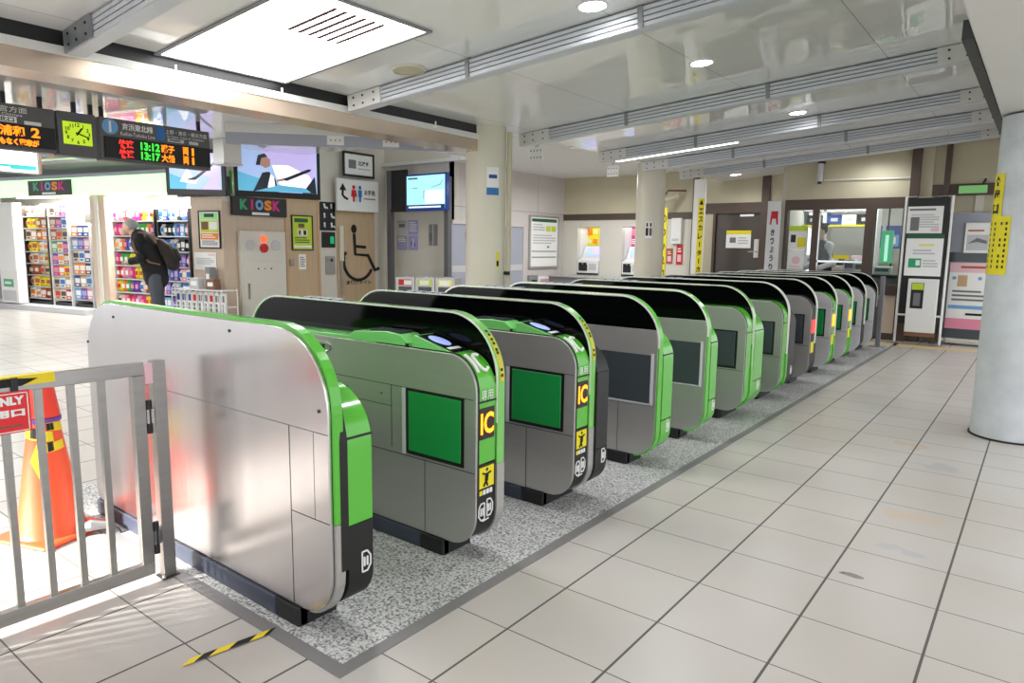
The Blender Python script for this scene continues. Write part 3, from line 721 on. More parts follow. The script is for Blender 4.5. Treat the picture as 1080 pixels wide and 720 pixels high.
MB().box(-.022, .022, -.024, .024, .006, .885, 'railsteel').build('shaft', r, bev=.002)
MB().box(-.032, .032, -.034, .034, 0.003, .008, 'dark').tube([(.026, -.028, .008), (.026, -.028, .022)], .007, 'chrome', 8).build('foot_plate', r)
# red sign hung on the gate, its face towards the camera side
SG = Fr(gx+.02, .0, PI/2)
a0, zb0 = SG.at(34, 457); a1, zt0 = SG.at(34, 402); wdt = .42
r = thing('exit_sign', 'red hanging sign reading ONLY on the barred swing gate', 'sign', SG.w(a0-wdt/2, 0, .70), PI/2)
g = MB(); h = .14
g.box(-wdt/2, wdt/2, -.006, 0, 0, h, 'brightred')
for x0, x1, z0, z1 in ((-wdt/2+.006, wdt/2-.006, .004, .007), (-wdt/2+.006, wdt/2-.006, h-.008, h-.005), (wdt/2-.009, wdt/2-.006, .004, h-.005), (-wdt/2+.006, -wdt/2+.009, .004, h-.005)): g.box(x0, x1, -.0072, -.006, z0, z1, 'white')
g.text('**ONLY', (wdt/2-.066, -.0075, .110), .030, 'white', w=.098).text('**専用口', (wdt/2-.085, -.0075, .068), .028, 'white', w=.135); g.box(wdt/2-.15, wdt/2-.025, -.0072, -.006, .022, .028, 'rust')
g.build('sign_plate', r)
g = MB(); g.box(wdt/2-.05, wdt/2-.03, -.004, 0, h, h+.045, 'dark').box(-wdt/2+.03, -wdt/2+.05, -.004, 0, h, h+.045, 'dark'); g.build('hanger', r)
tp = MB(); z = .886
ye = SG.at(58, 398)[0]; tp.box(-.02, .02, -.5, 0, z, z+.002, 'hazard_yellow').box(.018, .0195, -.5, 0, z-.030, z+.002, 'hazard_yellow')
tp.prism([(-.30, z-.031), (-.10, z-.031), (-.05, z-.010), (-.14, z-.002), (-.30, z-.008)], .0195, .0202, 'ink', axis='x')
o = tp.build('hazard_tape', None, (gx, ye, 0)); tag(o, 'yellow and black tape wrapped over the top rail above the red sign', 'tape')
o = MB().box(.0165, .018, -.02, .012, .80, .88, 'palepink').build('tape_strip', None, (gx, 1.213, 0)); tag(o, 'short pale pink tape strip beside the upper gate hinge', 'tape')
# floor tape
g = MB(); p0 = fpt(196, 700); p1 = fpt(288, 666); d = (p1-p0); ln = d.length; nrm = Vector((-d.y, d.x, 0)).normalized()*.014
seg = [(0, .14, 'hazard_yellow'), (.14, .30, 'ink'), (.30, .52, 'hazard_yellow'), (.52, .76, 'ink'), (.76, .92, 'hazard_yellow'), (.92, 1.0, 'ink')]
for a, c, m in seg:
    q0, q1 = p0+d*a, p0+d*c; sh = d.normalized()*.02
    g.add([q0-nrm-sh+Vector((0, 0, .005)), q1-nrm-sh+Vector((0, 0, .005)), q1+nrm+sh+Vector((0, 0, .005)), q0+nrm+sh+Vector((0, 0, .005))], [(0, 1, 2, 3)], m)
o = g.build('floor_tape', fix=False); tag(o, 'yellow and black hazard tape stuck on the floor tiles at the bottom', 'tape')
# cone
r = thing('traffic_cone', 'orange traffic cone tied with hazard tape behind the barred gate', 'cone', (-3.52, 1.11, 0), .35)
MB().box(-.17, .17, -.17, .17, 0, .022, 'cone').build('base', r, bev=.012)
MB().lathe([(.145, .022), (.135, .04), (.062, .52), (.060, .535), (.057, .55), (.042, .69), (.036, .70), (.03, .702)], 'cone', n=40).build('cone_body', r, smooth=True)
g = MB(); g.lathe([(.066, .555), (.068, .56), (.052, .68), (.046, .705), (.03, .715), (.001, .717)], 'capred', n=30, caps=False); g.build('cone_cap', r, smooth=True)
g = MB(); g.lathe([(.071, .535), (.070, .552), (.066, .553), (.066, .535)], 'purple', n=30, caps=False); g.build('collar', r, smooth=True)
g = MB()
def conr(z): return .135-(z-.04)*(.073/.48)+.003
def strip(th0, z0, th1, z1, wd_, m, n=8):
    vs = []
    for i in range(n+1):
        t = th0+(th1-th0)*i/n; zz = z0+(z1-z0)*i/n
        for dz in (-wd_/2, wd_/2):
            rr_ = conr(zz+dz); vs.append((rr_*math.cos(t), rr_*math.sin(t), zz+dz))
    g.add(vs, [(2*i, 2*i+2, 2*i+3, 2*i+1) for i in range(n)], m)
strip(-2.6, .50, -.2, .47, .045, 'hazard_yellow'); strip(-1.5, .492, -1.0, .49, .047, 'ink'); strip(-.5, .52, 1.2, .50, .04, 'hazard_yellow'); strip(-.5, .515, -.05, .515, .03, 'ink'); strip(-1.0, .42, .4, .43, .04, 'hazard_yellow'); strip(-.55, .425, -.25, .43, .041, 'ink')
g.add([(conr(.46)*math.cos(-1.0), conr(.46)*math.sin(-1.0), .46), (conr(.36)*math.cos(-1.35)*1.03, conr(.36)*math.sin(-1.35)*1.03, .37), (conr(.30)*math.cos(-.95)*1.03, conr(.30)*math.sin(-.95)*1.03, .29), (conr(.44)*math.cos(-.75)*1.02, conr(.44)*math.sin(-.75)*1.02, .44)], [(0, 1, 2, 3)], 'hazard_yellow')
o = g.build('tied_tape', r)
g = MB(); g.tube([(.135, .02, .03), (.2, .04, .05), (.25, .09, .04)], [.02, .026, .015], 'midgrey', 8).tube([(.25, .09, .04), (.28, .1, .02), (.3, .1, .006)], .006, 'ink', 6); o = g.build('weight_strap', r, smooth=True)

# ------------------------------------------------------------------ ceiling fittings
def slope_thing(name, label, cat, x, y, drop=.0, group=None):
    r = thing(name, label, cat, (x, y, zc(x)-.001-drop), 0, group); r.rotation_euler = (0, -rz_slope(), 0); return r
r = slope_thing('light_panel', 'large glowing white ceiling light panel with a slatted air vent', 'ceiling light', -4.22, 2.96)
MB().box(-.80, .80, -.50, .50, -.006, 0, 'diffuser').build('diffuser', r)
g = MB(); g.box(-.83, .83, -.53, -.50, -.012, 0, 'midgrey').box(-.83, .83, .50, .53, -.012, 0, 'midgrey').box(-.83, -.80, -.5, .5, -.012, 0, 'midgrey').box(.80, .83, -.5, .5, -.012, 0, 'midgrey'); g.build('frame', r)
g = MB(); g.box(.22, .74, -.24, .26, -.016, -.006, 'diffuser'); v = g.build('air_vent', r)
for k in range(6): MB().box(.24, .72, -.19+.075*k, -.166+.075*k, -.022, -.0155, 'maroon').build('slot', v)
lamps = [(-2.395, 3.886), (-2.367, 5.541), (-2.32, 8.10), (-2.15, 11.45), (-4.50, 12.25), (-4.2, .4), (-2.2, .6), (-2.3, -1.6), (-4.2, -1.6), (-1.2, 3.1), (-1.2, 9.2)]  # first five have fixtures, the rest are unseen lamps added as fill
where = ['nearest the top edge', 'right of centre above the beams', 'half hidden between two beams', 'in front of the office window', 'in front of the brown door']
for i, (x, y) in enumerate(lamps[:5]):
    r = slope_thing('downlight', 'round white recessed downlight '+where[i], 'ceiling light', x, y, 0 if y < 12 else .02, 'recessed downlights in the hall ceiling')
    MB().lathe([(.085, -.004), (.085, 0)], 'lamp', n=28).build('lens', r); MB().lathe([(.086, 0), (.1, 0), (.1, -.006), (.086, -.006)], 'white', n=28, caps=False).build('ring', r)
for i, (x, y) in enumerate(lamps):
    ld = bpy.data.lights.new('downlight_and_fill', 'SPOT'); ld.energy = LP_SPOT; ld.spot_size = 2.9; ld.spot_blend = .8; ld.shadow_soft_size = .12; ld.color = (.97, .985, 1)
    lo = bpy.data.objects.new('downlight_and_fill', ld); COL.objects.link(lo); lo.location = (x, y, zc(x)-.05)
r = slope_thing('ceiling_speaker', 'flat round beige speaker set in the ceiling by the light panel', 'speaker', -4.1, 3.95)
MB().lathe([(.115, -.012), (.12, -.002), (.12, 0)], 'wallcream', n=32).build('grille', r, smooth=True); MB().lathe([(.1205, -.0), (.135, -.0), (.13, -.016), (.118, -.014)], 'cream', n=32, caps=False).build('ring', r, smooth=True)
r = slope_thing('fluorescent_lamp', 'long white fluorescent lamp slung between two ceiling beams', 'ceiling light', -4.05, 8.66, .09)
MB().box(-.85, .85, -.09, .09, -.02, 0, 'tube').build('tube', r); MB().box(-.88, .88, -.11, .11, 0, .05, 'headerwhite').build('housing', r)
g = MB(); g.box(-.6, -.57, -.02, .02, .05, .088, 'midgrey').box(.57, .6, -.02, .02, .05, .088, 'midgrey'); g.build('hanger', r)
# small clear pipe clips along the black gap of the header
for i, (px, py) in enumerate(((185, 72), (297, 96), (459, 127))):
    d = ray(px, py); t = (-5.02-CAM.x)/d.x; p = CAM+d*t
    r = thing('pipe_clip', ['white pipe clip on the copper header, leftmost of three', 'white pipe clip on the copper header, middle of three', 'white pipe clip on the copper header, nearest the round column'][i], 'clip', (-5.03, p.y, 2.52), 0, 'pipe clips along the header')
    MB().box(0.0, .012, -.03, .03, 0, .018, 'white').build('mount', r); MB().tube([(.016, 0, .018), (.016, 0, .06)], .008, 'white', 8).build('stem', r)
# bracket plates and their cable at the left beam ends
for i, (px, py) in enumerate(((572, 138), (565, 162), (606, 150), (646, 180), (696, 178))):
    y = [6.75, 6.95, 8.2, 9.6, 10.95][i]; F = Fr(0, y, 0); x, z = F.at(px, py)
    r = thing('bracket_plate', ['drilled white bracket plate right of the left column top', 'lower drilled white plate right of the left column', 'drilled white plate between the two cream columns', 'drilled white plate nearest the middle column top', 'drilled white plate right of the middle column top'][i], 'bracket', (x, y, z-.09), 0, 'drilled plates at the beam ends')
    w_ = [.2, .2, .16, .2, .24][i]
    g = MB(); g.box(-w_/2, w_/2, 0, .012, 0, .17, 'white')
    for a in range(4):
        for c in range(2): g.tube([(-w_/2+.03+a*(w_-.06)/3, -.001, .045+.08*c), (-w_/2+.03+a*(w_-.06)/3, .001, .045+.08*c)], .009, 'dark', 8)
    g.build('plate', r); MB().box(-.02, .02, .013, .03, .05, (zc(x) if x > -5.02 else 2.84)-(z-.09)-.002, 'lightgrey').build('hanging_stem', r)
# diagonal valance between concourse and column
F = Fr(-7.1, 4.2, math.atan2(1.85, 1.75))
r = thing('valance_beam', 'pale grey plated beam running from the kiosk television to the left column', 'beam', F.w(1.2, 0, 2.40), F.rz)
MB().box(-1.25, 1.12, -.03, .03, 0, .12, 'bluegrey').build('girder', r); MB().box(-1.25, 1.12, -.032, .032, .12, .219, 'headerwhite').build('upper_board', r)
for x in (-.1, .5, .95):
    g = MB(); g.box(x-.09, x+.09, -.04, -.031, .02, .12, 'white')
    for a in (-.05, 0, .05): g.tube([(x+a, -.0405, .07), (x+a, -.042, .07)], .008, 'dark', 6)
    g.build('bolted_plate', r)

# ------------------------------------------------------------------ hanging departure boards (parallel to the gates' row, facing the hall)
B = Fr(-7.3, 0, PI/2)
def rods(r, xs, z0, z1):
    for x in xs: MB().tube([(x, .06, z0), (x, .06, z1)], .022, 'dark', 10).build('hanging_rod', r)
ZC = 2.62
xa, xb_ = B.at(105.5, 140)[0], B.at(221, 150)[0]; w = xb_-xa; zt = B.at(163, 131)[1]; zb = B.at(163, 174)[1]; h = zt-zb
r = thing('departure_board', 'dark hanging train departure board with a blue circled number 1', 'sign', B.w((xa+xb_)/2, 0, zb), PI/2)
g = MB(); g.box(-w/2, w/2, 0, .12, 0, h, 'board'); g.build('casing', r, bev=.006)
g = MB(); prints(g, w, h, 0, [('c', .085, .80, .18, 'skyblue'), ('t', '1', .085, .80, .26, 'white', .02), ('t', '*京浜東北線', .32, .84, .17, 'white', .27), ('t', 'Keihin-Tohoku Line', .32, .67, .09, 'white', .30), (.485, .62, .56, .96, 'blue'),
   ('t', '上野・東京・横浜方面', .77, .86, .11, 'white', .40), ('t', 'for Ueno, Tokyo & Yokohama', .76, .745, .06, 'white', .36), (.585, .615, .74, .70, 'lightgrey'), (.79, .61, .88, .69, 'lightgrey'), ('l', .60, .63, .73, .69, 1, 'ink')])
g.build('line_sign', r, fix=False)
g = MB(); g.box(-w/2+.03, w/2-.012, -.02, 0, .03, h*.56, 'black')
for row, zz in ((0, .42), (1, .19)):
    g.text('*快速', ((.205-.5)*w, -.022, h*zz), h*.20, 'led_red', w=w*.125).text('*13:1'+'27'[row], ((.415-.5)*w, -.022, h*zz), h*.19, 'led_green', w=w*.17)
    g.text('*'+['磯子', '大船'][row], ((.575-.5)*w, -.022, h*zz), h*.20, 'led_amber', w=w*.125).text('*両', ((.745-.5)*w, -.022, h*zz), h*.20, 'led_amber', w=w*.055).text('*1', ((.815-.5)*w, -.022, h*zz), h*.19, 'led_amber', w=w*.022)
g.build('led_display', r, fix=False)
rods(r, (-w*.46, w*.42), h, ZC-zb)
xa, xb_ = B.at(-78, 140)[0], B.at(58, 130)[0]; w = xb_-xa; zt = B.at(30, 112)[1]; zb = B.at(30, 159)[1]; h = zt-zb
r = thing('departure_board', 'dark hanging departure board cut off by the left picture edge', 'sign', B.w((xa+xb_)/2, 0, zb), PI/2)
g = MB(); g.box(-w/2, w/2, 0, .12, 0, h, 'board'); g.build('casing', r, bev=.006)
g = MB(); prints(g, w, h, 0, [('t', '大宮方面', .62, .88, .13, 'white', .30), ('t', 'for Omiya', .60, .76, .07, 'white', .26), (.42, .59, .68, .72, 'white'), ('t', '*北口', .60, .655, .10, 'ink', .12), (.74, .58, .88, .66, 'white')]); g.build('line_sign', r, fix=False)
g = MB(); g.box(-w/2+.03, w/2-.012, -.02, 0, .03, h*.56, 'black')
g.text('*南浦和', ((.58-.5)*w, -.022, h*.41), h*.23, 'led_amber', w=w*.30).text('*2', ((.82-.5)*w, -.022, h*.41), h*.22, 'led_amber', w=w*.075).text('**まもなく電車が', ((.66-.5)*w, -.022, h*.17), h*.16, 'led_amber', w=w*.37)
g.build('led_display', r, fix=False)
rods(r, (w*.1, w*.40), h, ZC-zb)
xa, xb_ = B.at(61, 140)[0], B.at(102, 145)[0]; w = xb_-xa; zt = B.at(81, 119)[1]; zb = B.at(81, 165)[1]; h = zt-zb
r = thing('station_clock', 'hanging dark square clock with a yellow green face', 'clock', B.w((xa+xb_)/2, 0, zb), PI/2)
MB().box(-w/2, w/2, 0.0, .14, 0, h, 'board').build('casing', r, bev=.006)
fw_, z0, z1 = w*.74, h*.27, h*.78; cz = (z0+z1)/2
MB().box(-fw_/2, fw_/2, -.006, 0, z0, z1, 'clockface').build('face', r)
g = MB()
for k in range(12):
    t = 2*PI*k/12; sx, sz = fw_*.40*math.sin(t), (z1-z0)*.38*math.cos(t); q = .011 if k % 3 else .016
    g.text('*'+str(12 if k == 0 else k), (sx, -.0075, cz+sz), .034, 'ink')
g.build('numerals', r, fix=False)
g = MB()
for ang, ln, wd_ in ((math.radians(36), .062, .008), (math.radians(108), .10, .006)):
    dx_, dz_ = math.sin(ang), math.cos(ang); p, q = Vector((-dx_*.02, -.012, cz-dz_*.02)), Vector((dx_*ln, -.012, cz+dz_*ln)); g.tube([p, q], wd_, 'ink', 8)
g.build('hands', r)
rods(r, (0, w*.44), h, ZC-zb)
# backlit advert under the left board and the boxed duct
r, w, h = B.thing('backlit_advert', 'bright white backlit advert with a teal band at the left edge', 'advert', (-30, 155, 36, 181), 1.2)
panel(r, 'lit_face', w, h, .08, 'backlit', [(.55, .12, .97, .30, 'backlit_teal'), (0, .2, .6, .3, 'backlit_teal'), ('t', '電車', .78, .65, .16, 'inkgrey', .22)], ('midgrey', .012))
MB().box(-w*.1, -w*.1+.03, -.04, 0, h+.012, 2.62-zb+.2 if 0 else 2.615-r.location.z, 'rust').build('hanging_rod', r); MB().box(w/2+.02, w/2+.05, -.04, 0, 0, 2.615-r.location.z, 'rust').build('side_rod', r)
D = Fr(-8.2, 0, PI/2)
r, w, h = D.thing('ceiling_duct', 'square white boxed duct hanging from the ceiling left of the large television', 'duct', (235, 122, 254, 172), 0)
MB().box(-w/2, w/2, 0, w, 0, 2.62-r.location.z-.001, 'headerwhite').build('casing', r, bev=.004); MB().box(-w/2-.01, w/2+.01, -.01, w+.01, -.02, .0, 'lightgrey').build('end_cap', r)
for i, (px, y_) in enumerate(((150, 4.0), (330, 5.0))):
    pass

# ------------------------------------------------------------------ televisions
def tv(name, label, cat_, px, py, dist, wd_, ht, rz, art, pole=True, th=.07):
    d = ray(px, py); d = d/ d.dot(fw); p = CAM+d*dist
    r = thing(name, label, 'screen', (p.x, p.y, p.z-ht/2), rz)
    MB().box(-wd_/2-.02, wd_/2+.02, 0, th, -.03, ht+.02, 'black').build('bezel', r, bev=.006)
    g = MB(); g.box(-wd_/2+.03, wd_/2-.03, -.003, 0, .05, ht-.03, art[0]); prints(g, wd_-.06, ht-.08, -.003, []); 
    for k, it in enumerate(art[1]):
        pts, m = it; g.poly([((x-.5)*(wd_-.06), -.0042-.0005*k, .05+z*(ht-.08)) for x, z in pts], m)
    g.build('picture', r)
    if pole: MB().tube([(0, th+.03, ht*.5), (0, th+.03, 2.615-r.location.z)], .03, 'dark', 10).box(-.12, .12, th, th+.03, ht*.35, ht*.65, 'dark').build('ceiling_mount', r)
    return r
art = ('scr_sky', [([(0, 0), (.3, 0), (.34, .25), (0, .42)], 'scr_teal'), ([(.25, .98), (.98, .98), (.98, .2), (.6, .42), (.42, .62)], 'scr_lilac'), ([(.42, .6), (.62, .62), (.9, .4), (.97, .12), (.6, .06), (.5, .2)], 'scr_white'),
   ([(.18, .0), (.30, .42), (.38, .45), (.46, .28), (.50, 0)], 'scr_dark'), ([(.36, .10), (.40, .40), (.44, .34), (.46, .02)], 'scr_white'), ([(.24, .62), (.27, .76), (.34, .80), (.40, .72), (.40, .58), (.34, .52)], 'scr_skin'), ([(.22, .58), (.25, .80), (.33, .85), (.37, .78), (.29, .74), (.27, .58)], 'scr_dark'),
   ([(.46, .22), (.60, .28), (.62, .35), (.48, .28)], 'scr_skin'), ([(.55, .30), (.88, .56), (.93, .56), (.90, .50), (.60, .26)], 'scr_dark'), ([(.80, .0), (.97, .4), (.99, 0)], 'scr_dark'), ([(.2, 0), (.92, .02), (.84, .12), (.5, .16)], 'scr_teal')])
rzT = math.radians(90-20)
tv('television', 'large television above the black KIOSK wall sign', 'screen', 293.5, 180, 9.8, 1.16, .70, rzT, art)
tv('television', 'smaller television tilted behind the departure board', 'screen', 206, 181, 9.2, .72, .56, math.radians(45), (art[0], [art[1][0], art[1][1], ([(.2, .2), (.35, .6), (.45, .3), (.6, .45), (.5, .15)], 'scr_white'), ([(.3, .25), (.5, .35), (.92, .82), (.97, .80), (.5, .25)], 'scr_dark'), ([(.62, 0), (.9, .5), (.98, 0)], 'scr_lilac')]))
MB().box(0, .001, 0, .001, 0, .001, 'black') 

# ------------------------------------------------------------------ kiosk front
r, w, h = K.thing('fascia_sign', 'long glowing green fascia over the kiosk shelves', 'sign', (-40, 187.5, 186, 206), -.05)
MB().box(-w/2, w/2, 0, .06, 0, h, 'fascia_green').build('lit_face', r); MB().box(-w/2, w/2, -.02, .3, h, h+.06, 'bluegrey').build('top_rail', r)
r2, w, h = K.thing('kiosk_sign', 'black KIOSK sign with coloured letters on the green fascia', 'sign', (31.5, 190, 76, 206), -.055)
def kiosk_letters(g, w, h, y, z):
    for i, (ch, m) in enumerate(zip('KIOSK', ('jade', 'magenta', 'skyblue', 'orange', 'magenta'))): g.text('**'+ch, ((.20, .345, .48, .64, .80)[i]*w-.5*w, y, z), h*.56, m, w=(.04 if ch == 'I' else .145)*w)
    g.box(-w*.16, w*.16, y-.001, y, h*.06, h*.2, 'white')
g = MB(); g.box(-w/2, w/2, -.03, 0, 0, h, 'dark'); kiosk_letters(g, w, h, -.032, h*.60); g.build('sign_board', r2, fix=False)
r, w, h = K.thing('fascia_end', 'black end section of the kiosk fascia below the small television', 'sign', (186.5, 187, 240, 207), -.075)
MB().box(-w/2, w/2, 0, .06, 0, h, 'dark').build('board', r, bev=.003)
# interior strip light of the kiosk
for nm, pa, pb in (('left', 12, 97), ('right', 114, 202)):
    a, c = kx(pa), kx(pb); r = thing('shelf_lamp', 'white strip light under the kiosk fascia, over the %s opening' % nm, 'light', K.w((a+c)/2, .2, 2.14), KR)
    MB().box(-(c-a)/2+.05, (c-a)/2-.05, -.06, .06, 0, .04, 'tube').build('tube', r); MB().box(-(c-a)/2+.02, (c-a)/2-.02, -.08, .08, .04, .075, 'white').build('housing', r)
    ld = bpy.data.lights.new('shelf_lamp_light', 'AREA'); ld.shape = 'RECTANGLE'; ld.size = c-a-.1; ld.size_y = .12; ld.energy = LP_KIOSK*(c-a); lo = bpy.data.objects.new('shelf_lamp_light', ld); COL.objects.link(lo); lo.location = K.w((a+c)/2, .1, 2.13); lo.rotation_euler = (math.radians(20), 0, KR)

# packaged goods: a few prototypes, then copies
def pack_mesh(shape, w, h, d, m, m2):
    g = MB()
    if shape == 'bag':
        n = 6; vs = []
        for i in range(n+1):
            z = h*i/n; q = math.sin(PI*i/n)**.6 if 0 < i < n else 0.04
            for x, y in ((-w/2, 0), (-w/4, -d/2*q), (w/4, -d/2*q), (w/2, 0), (w/4, d/2*q), (-w/4, d/2*q)): vs.append((x, y, z))
        fs = [(i*6+k, i*6+(k+1) % 6, i*6+6+(k+1) % 6, i*6+6+k) for i in range(n) for k in range(6)]
        g.add(vs, fs+[tuple(range(6)), tuple(range(n*6, n*6+6))], m)
        g.box(-w*.3, w*.3, -d/2-.003, -d/2+.004, h*.32, h*.68, m2)
    elif shape == 'box':
        g.box(-w/2, w/2, -d/2, d/2, 0, h, m); g.box(-w*.42, w*.42, -d/2-.002, -d/2, h*.35, h*.8, m2); g.box(-w*.3, w*.2, -d/2-.002, -d/2, h*.1, h*.25, m2)
    else:
        g.lathe([(w*.30, 0), (w*.42, .01), (w*.42, h*.62), (w*.2, h*.82), (w*.16, h*.86), (w*.16, h)], m, n=12); g.lathe([(w*.425, h*.2), (w*.425, h*.5)], m2, n=12, caps=False)
    return g
PROTO = {}
def goods(name, cat_, shape, w, h, d, m, m2, loc, rz, label, group):
    key = (shape, round(w, 3), round(h, 3), m, m2)
    if key not in PROTO:
        o = pack_mesh(shape, w, h, d, m, m2).build(name, None, loc, rz, bev=0); PROTO[key] = o
    else:
        o = PROTO[key].copy(); COL.objects.link(o); o.location = loc; o.rotation_euler = (0, 0, rz)
    return tag(o, label, cat_, group)
ORD = ['bottom', 'second', 'third', 'fourth', 'fifth', 'sixth', 'seventh', 'eighth', 'ninth', 'tenth']
NTH = ['first', 'second', 'third', 'fourth', 'fifth', 'sixth', 'seventh', 'eighth', 'ninth', 'tenth', 'eleventh', 'twelfth', 'thirteenth', 'fourteenth']
def rack(pa, pb, dy, name, label, nsh, zs, side='brown'):
    a, c = K.at(pa, 270, dy)[0]+.016, K.at(pb, 270, dy)[0]-.016; w = c-a
    r = thing('display_rack', label, 'rack', K.w((a+c)/2, dy, 0.1 if dy < .95 else 0.06), KR)
    z0 = r.location.z
    MB().box(-w/2, w/2, .30, .32, .0, zs[-1]-z0+.25, 'paper').build('back_panel', r)
    for s in (-1, 1): MB().box(s*w/2-.012, s*w/2+.012, -.02, .32, 0, zs[-1]-z0+.2, side).build('side_panel', r)
    for z in zs: MB().box(-w/2+.012, w/2-.012, -.02, .3, z-z0-.02, z-z0-.002, 'lightgrey').box(-w/2+.012, w/2-.012, -.024, -.02, z-z0-.022, z-z0-.002, 'inklight').build('shelf', r)
    MB().box(-w/2+.012, w/2-.012, 0, .3, 0, .06, 'dark').build('toe_board', r)
    return a, c
sets = {
 'warm': [('beige', 'brown'), ('tan', 'paper'), ('orange', 'paper'), ('cream', 'brick'), ('yellow', 'brick'), ('paper', 'orange'), ('brick', 'cream'), ('tan', 'red')],
 'mix': [('red', 'white'), ('pink', 'white'), ('magenta', 'pink'), ('yellow', 'red'), ('green', 'white'), ('orange', 'white'), ('purple', 'pink'), ('white', 'blue'), ('palepink', 'magenta')],
 'cool': [('white', 'blue'), ('blue', 'white'), ('navy', 'white'), ('lightgrey', 'blue'), ('dark', 'white'), ('skyblue', 'white'), ('purple', 'lilac'), ('pink', 'white')]}
NICE = {'beige': 'beige', 'tan': 'tan', 'orange': 'orange', 'cream': 'cream', 'yellow': 'yellow', 'paper': 'white', 'brick': 'rust red', 'red': 'red', 'pink': 'pink', 'magenta': 'magenta', 'green': 'green', 'purple': 'purple', 'white': 'white', 'palepink': 'pale pink', 'blue': 'blue', 'navy': 'navy', 'lightgrey': 'grey', 'dark': 'black', 'skyblue': 'sky blue'}
def fill(a, c, dy, zs, n, hh, pal, shape, what, grp, pal2=None):
    w = (c-a-.05)/n
    for i, z in enumerate(zs):
        base = rnd.randrange(len(sets[pal]))
        for k in range(n):
            P = sets[pal2] if (pal2 and rnd.random() < .35) else sets[pal]
            m, m2 = P[(base+(k//2)+rnd.randrange(2)) % len(P)]
            s = shape if shape != 'any' else rnd.choice(['bag', 'box', 'bag'])
            goods('snack_bag' if s == 'bag' else 'snack_box' if s == 'box' else 'drink_bottle', 'snack' if s != 'bottle' else 'drink', s, w*.97, hh, .10, m, m2, K.w(a+.025+w*(k+.5), dy+.05, z), KR,
                  '%s %s, %s from left, %s shelf, %s' % (NICE[m], {'bag': 'packet', 'box': 'carton', 'bottle': 'bottle'}[s], NTH[k], ORD[i], what), grp)
zs1 = [.22+.225*k for k in range(8)]
a, c = rack(28, 53, .12, 'rack', 'brown sided snack rack just right of the white kiosk cabinet', 8, zs1)
fill(a, c, .12, zs1, 4, .19, 'warm', 'any', 'rack beside the white cabinet', 'packets on the rack beside the white cabinet')
a, c = rack(54, 74.5, .12, 'rack', 'middle snack rack in the left kiosk opening', 8, zs1, 'paper')
fill(a, c, .12, zs1, 3, .19, 'warm', 'box', 'middle rack of the left opening', 'cartons on the middle rack of the left opening', 'mix')
zs2 = [.25, .48, .72, .95, 1.18, 1.42]
a, c = rack(75.6, 97, .12, 'rack', 'right snack rack in the left kiosk opening', 6, zs2, 'lightgrey')
fill(a, c, .12, zs2, 3, .2, 'cool', 'box', 'right rack of the left opening', 'cartons on the right rack of the left opening', 'warm')
zs3 = [.18, .44, .68, .92, 1.18, 1.44, 1.70]
a, c = rack(115, 166, .14, 'rack', 'wide snack rack behind the grey haired person', 7, zs3, 'dark')
fill(a, c, .14, zs3, 10, .205, 'mix', 'bag', 'wide rack behind the grey haired person', 'packets on the wide kiosk rack', 'warm')
a, c = rack(168, 202, .14, 'rack', 'rack of small goods at the right end of the kiosk opening', 7, zs3, 'dark')
fill(a, c, .14, zs3, 7, .2, 'cool', 'any', 'rack at the right end of the kiosk', 'packets on the right end kiosk rack')
# white cabinet and blue drinks fridge at far left
r, w, h = K.thing('kiosk_cabinet', 'tall white cabinet with a small green notice, left of the snack racks', 'cabinet', (9, 214, 27, 318), -.0)
w_, zt_ = w, h
MB().box(-w/2, w/2, -.18, -.01, 0, h, 'white').build('body', r, bev=.006); g = MB(); g.box(-w/2+.03, w/2-.03, -.188, -.18, .62, h-.05, 'paper'); g.build('door', r)
g = MB(); prints(g, w, h, -.181, [(.18, .16, .75, .24, 'jade'), ('l', .25, .175, .7, .225, 1, 'white')]); g.build('green_notice', r); MB().box(-w*.4, w*.36, -.184, -.18, .04, .24, 'lightgrey').build('vent_grille', r)
r, w, h = K.thing('drinks_fridge', 'pale blue lit drinks fridge at the left picture edge', 'fridge', (-28, 224, 6.5, 312), -.02)
MB().box(-w/2, w/2, -.16, -.01, 0, h, 'bluegrey').build('body', r, bev=.006); MB().box(-w/2+.05, w/2-.05, -.166, -.16, .1, h-.1, 'backlit').build('back_light', r)
for k in range(4): MB().box(-w/2+.05, w/2-.05, -.29, -.166, .1+k*(h-.2)/4, .115+k*(h-.2)/4, 'bluegrey').build('shelf', r)
for k in range(4):
    for i in range(6):
        goods('drink_bottle', 'drink', 'bottle', .075, .22, .075, *sets['cool'][(k*5+i*3) % 8], K.w(*(lambda q: (q,))((r.location-K.o).dot(K.ux)-w/2+.11+(w-.2)*i/5.5), -.235, r.location.z+.1155+k*(h-.2)/4), KR, 'small drink bottle, %s from left on %s shelf of blue fridge' % (NTH[i], ORD[k]), 'bottles in the blue fridge')
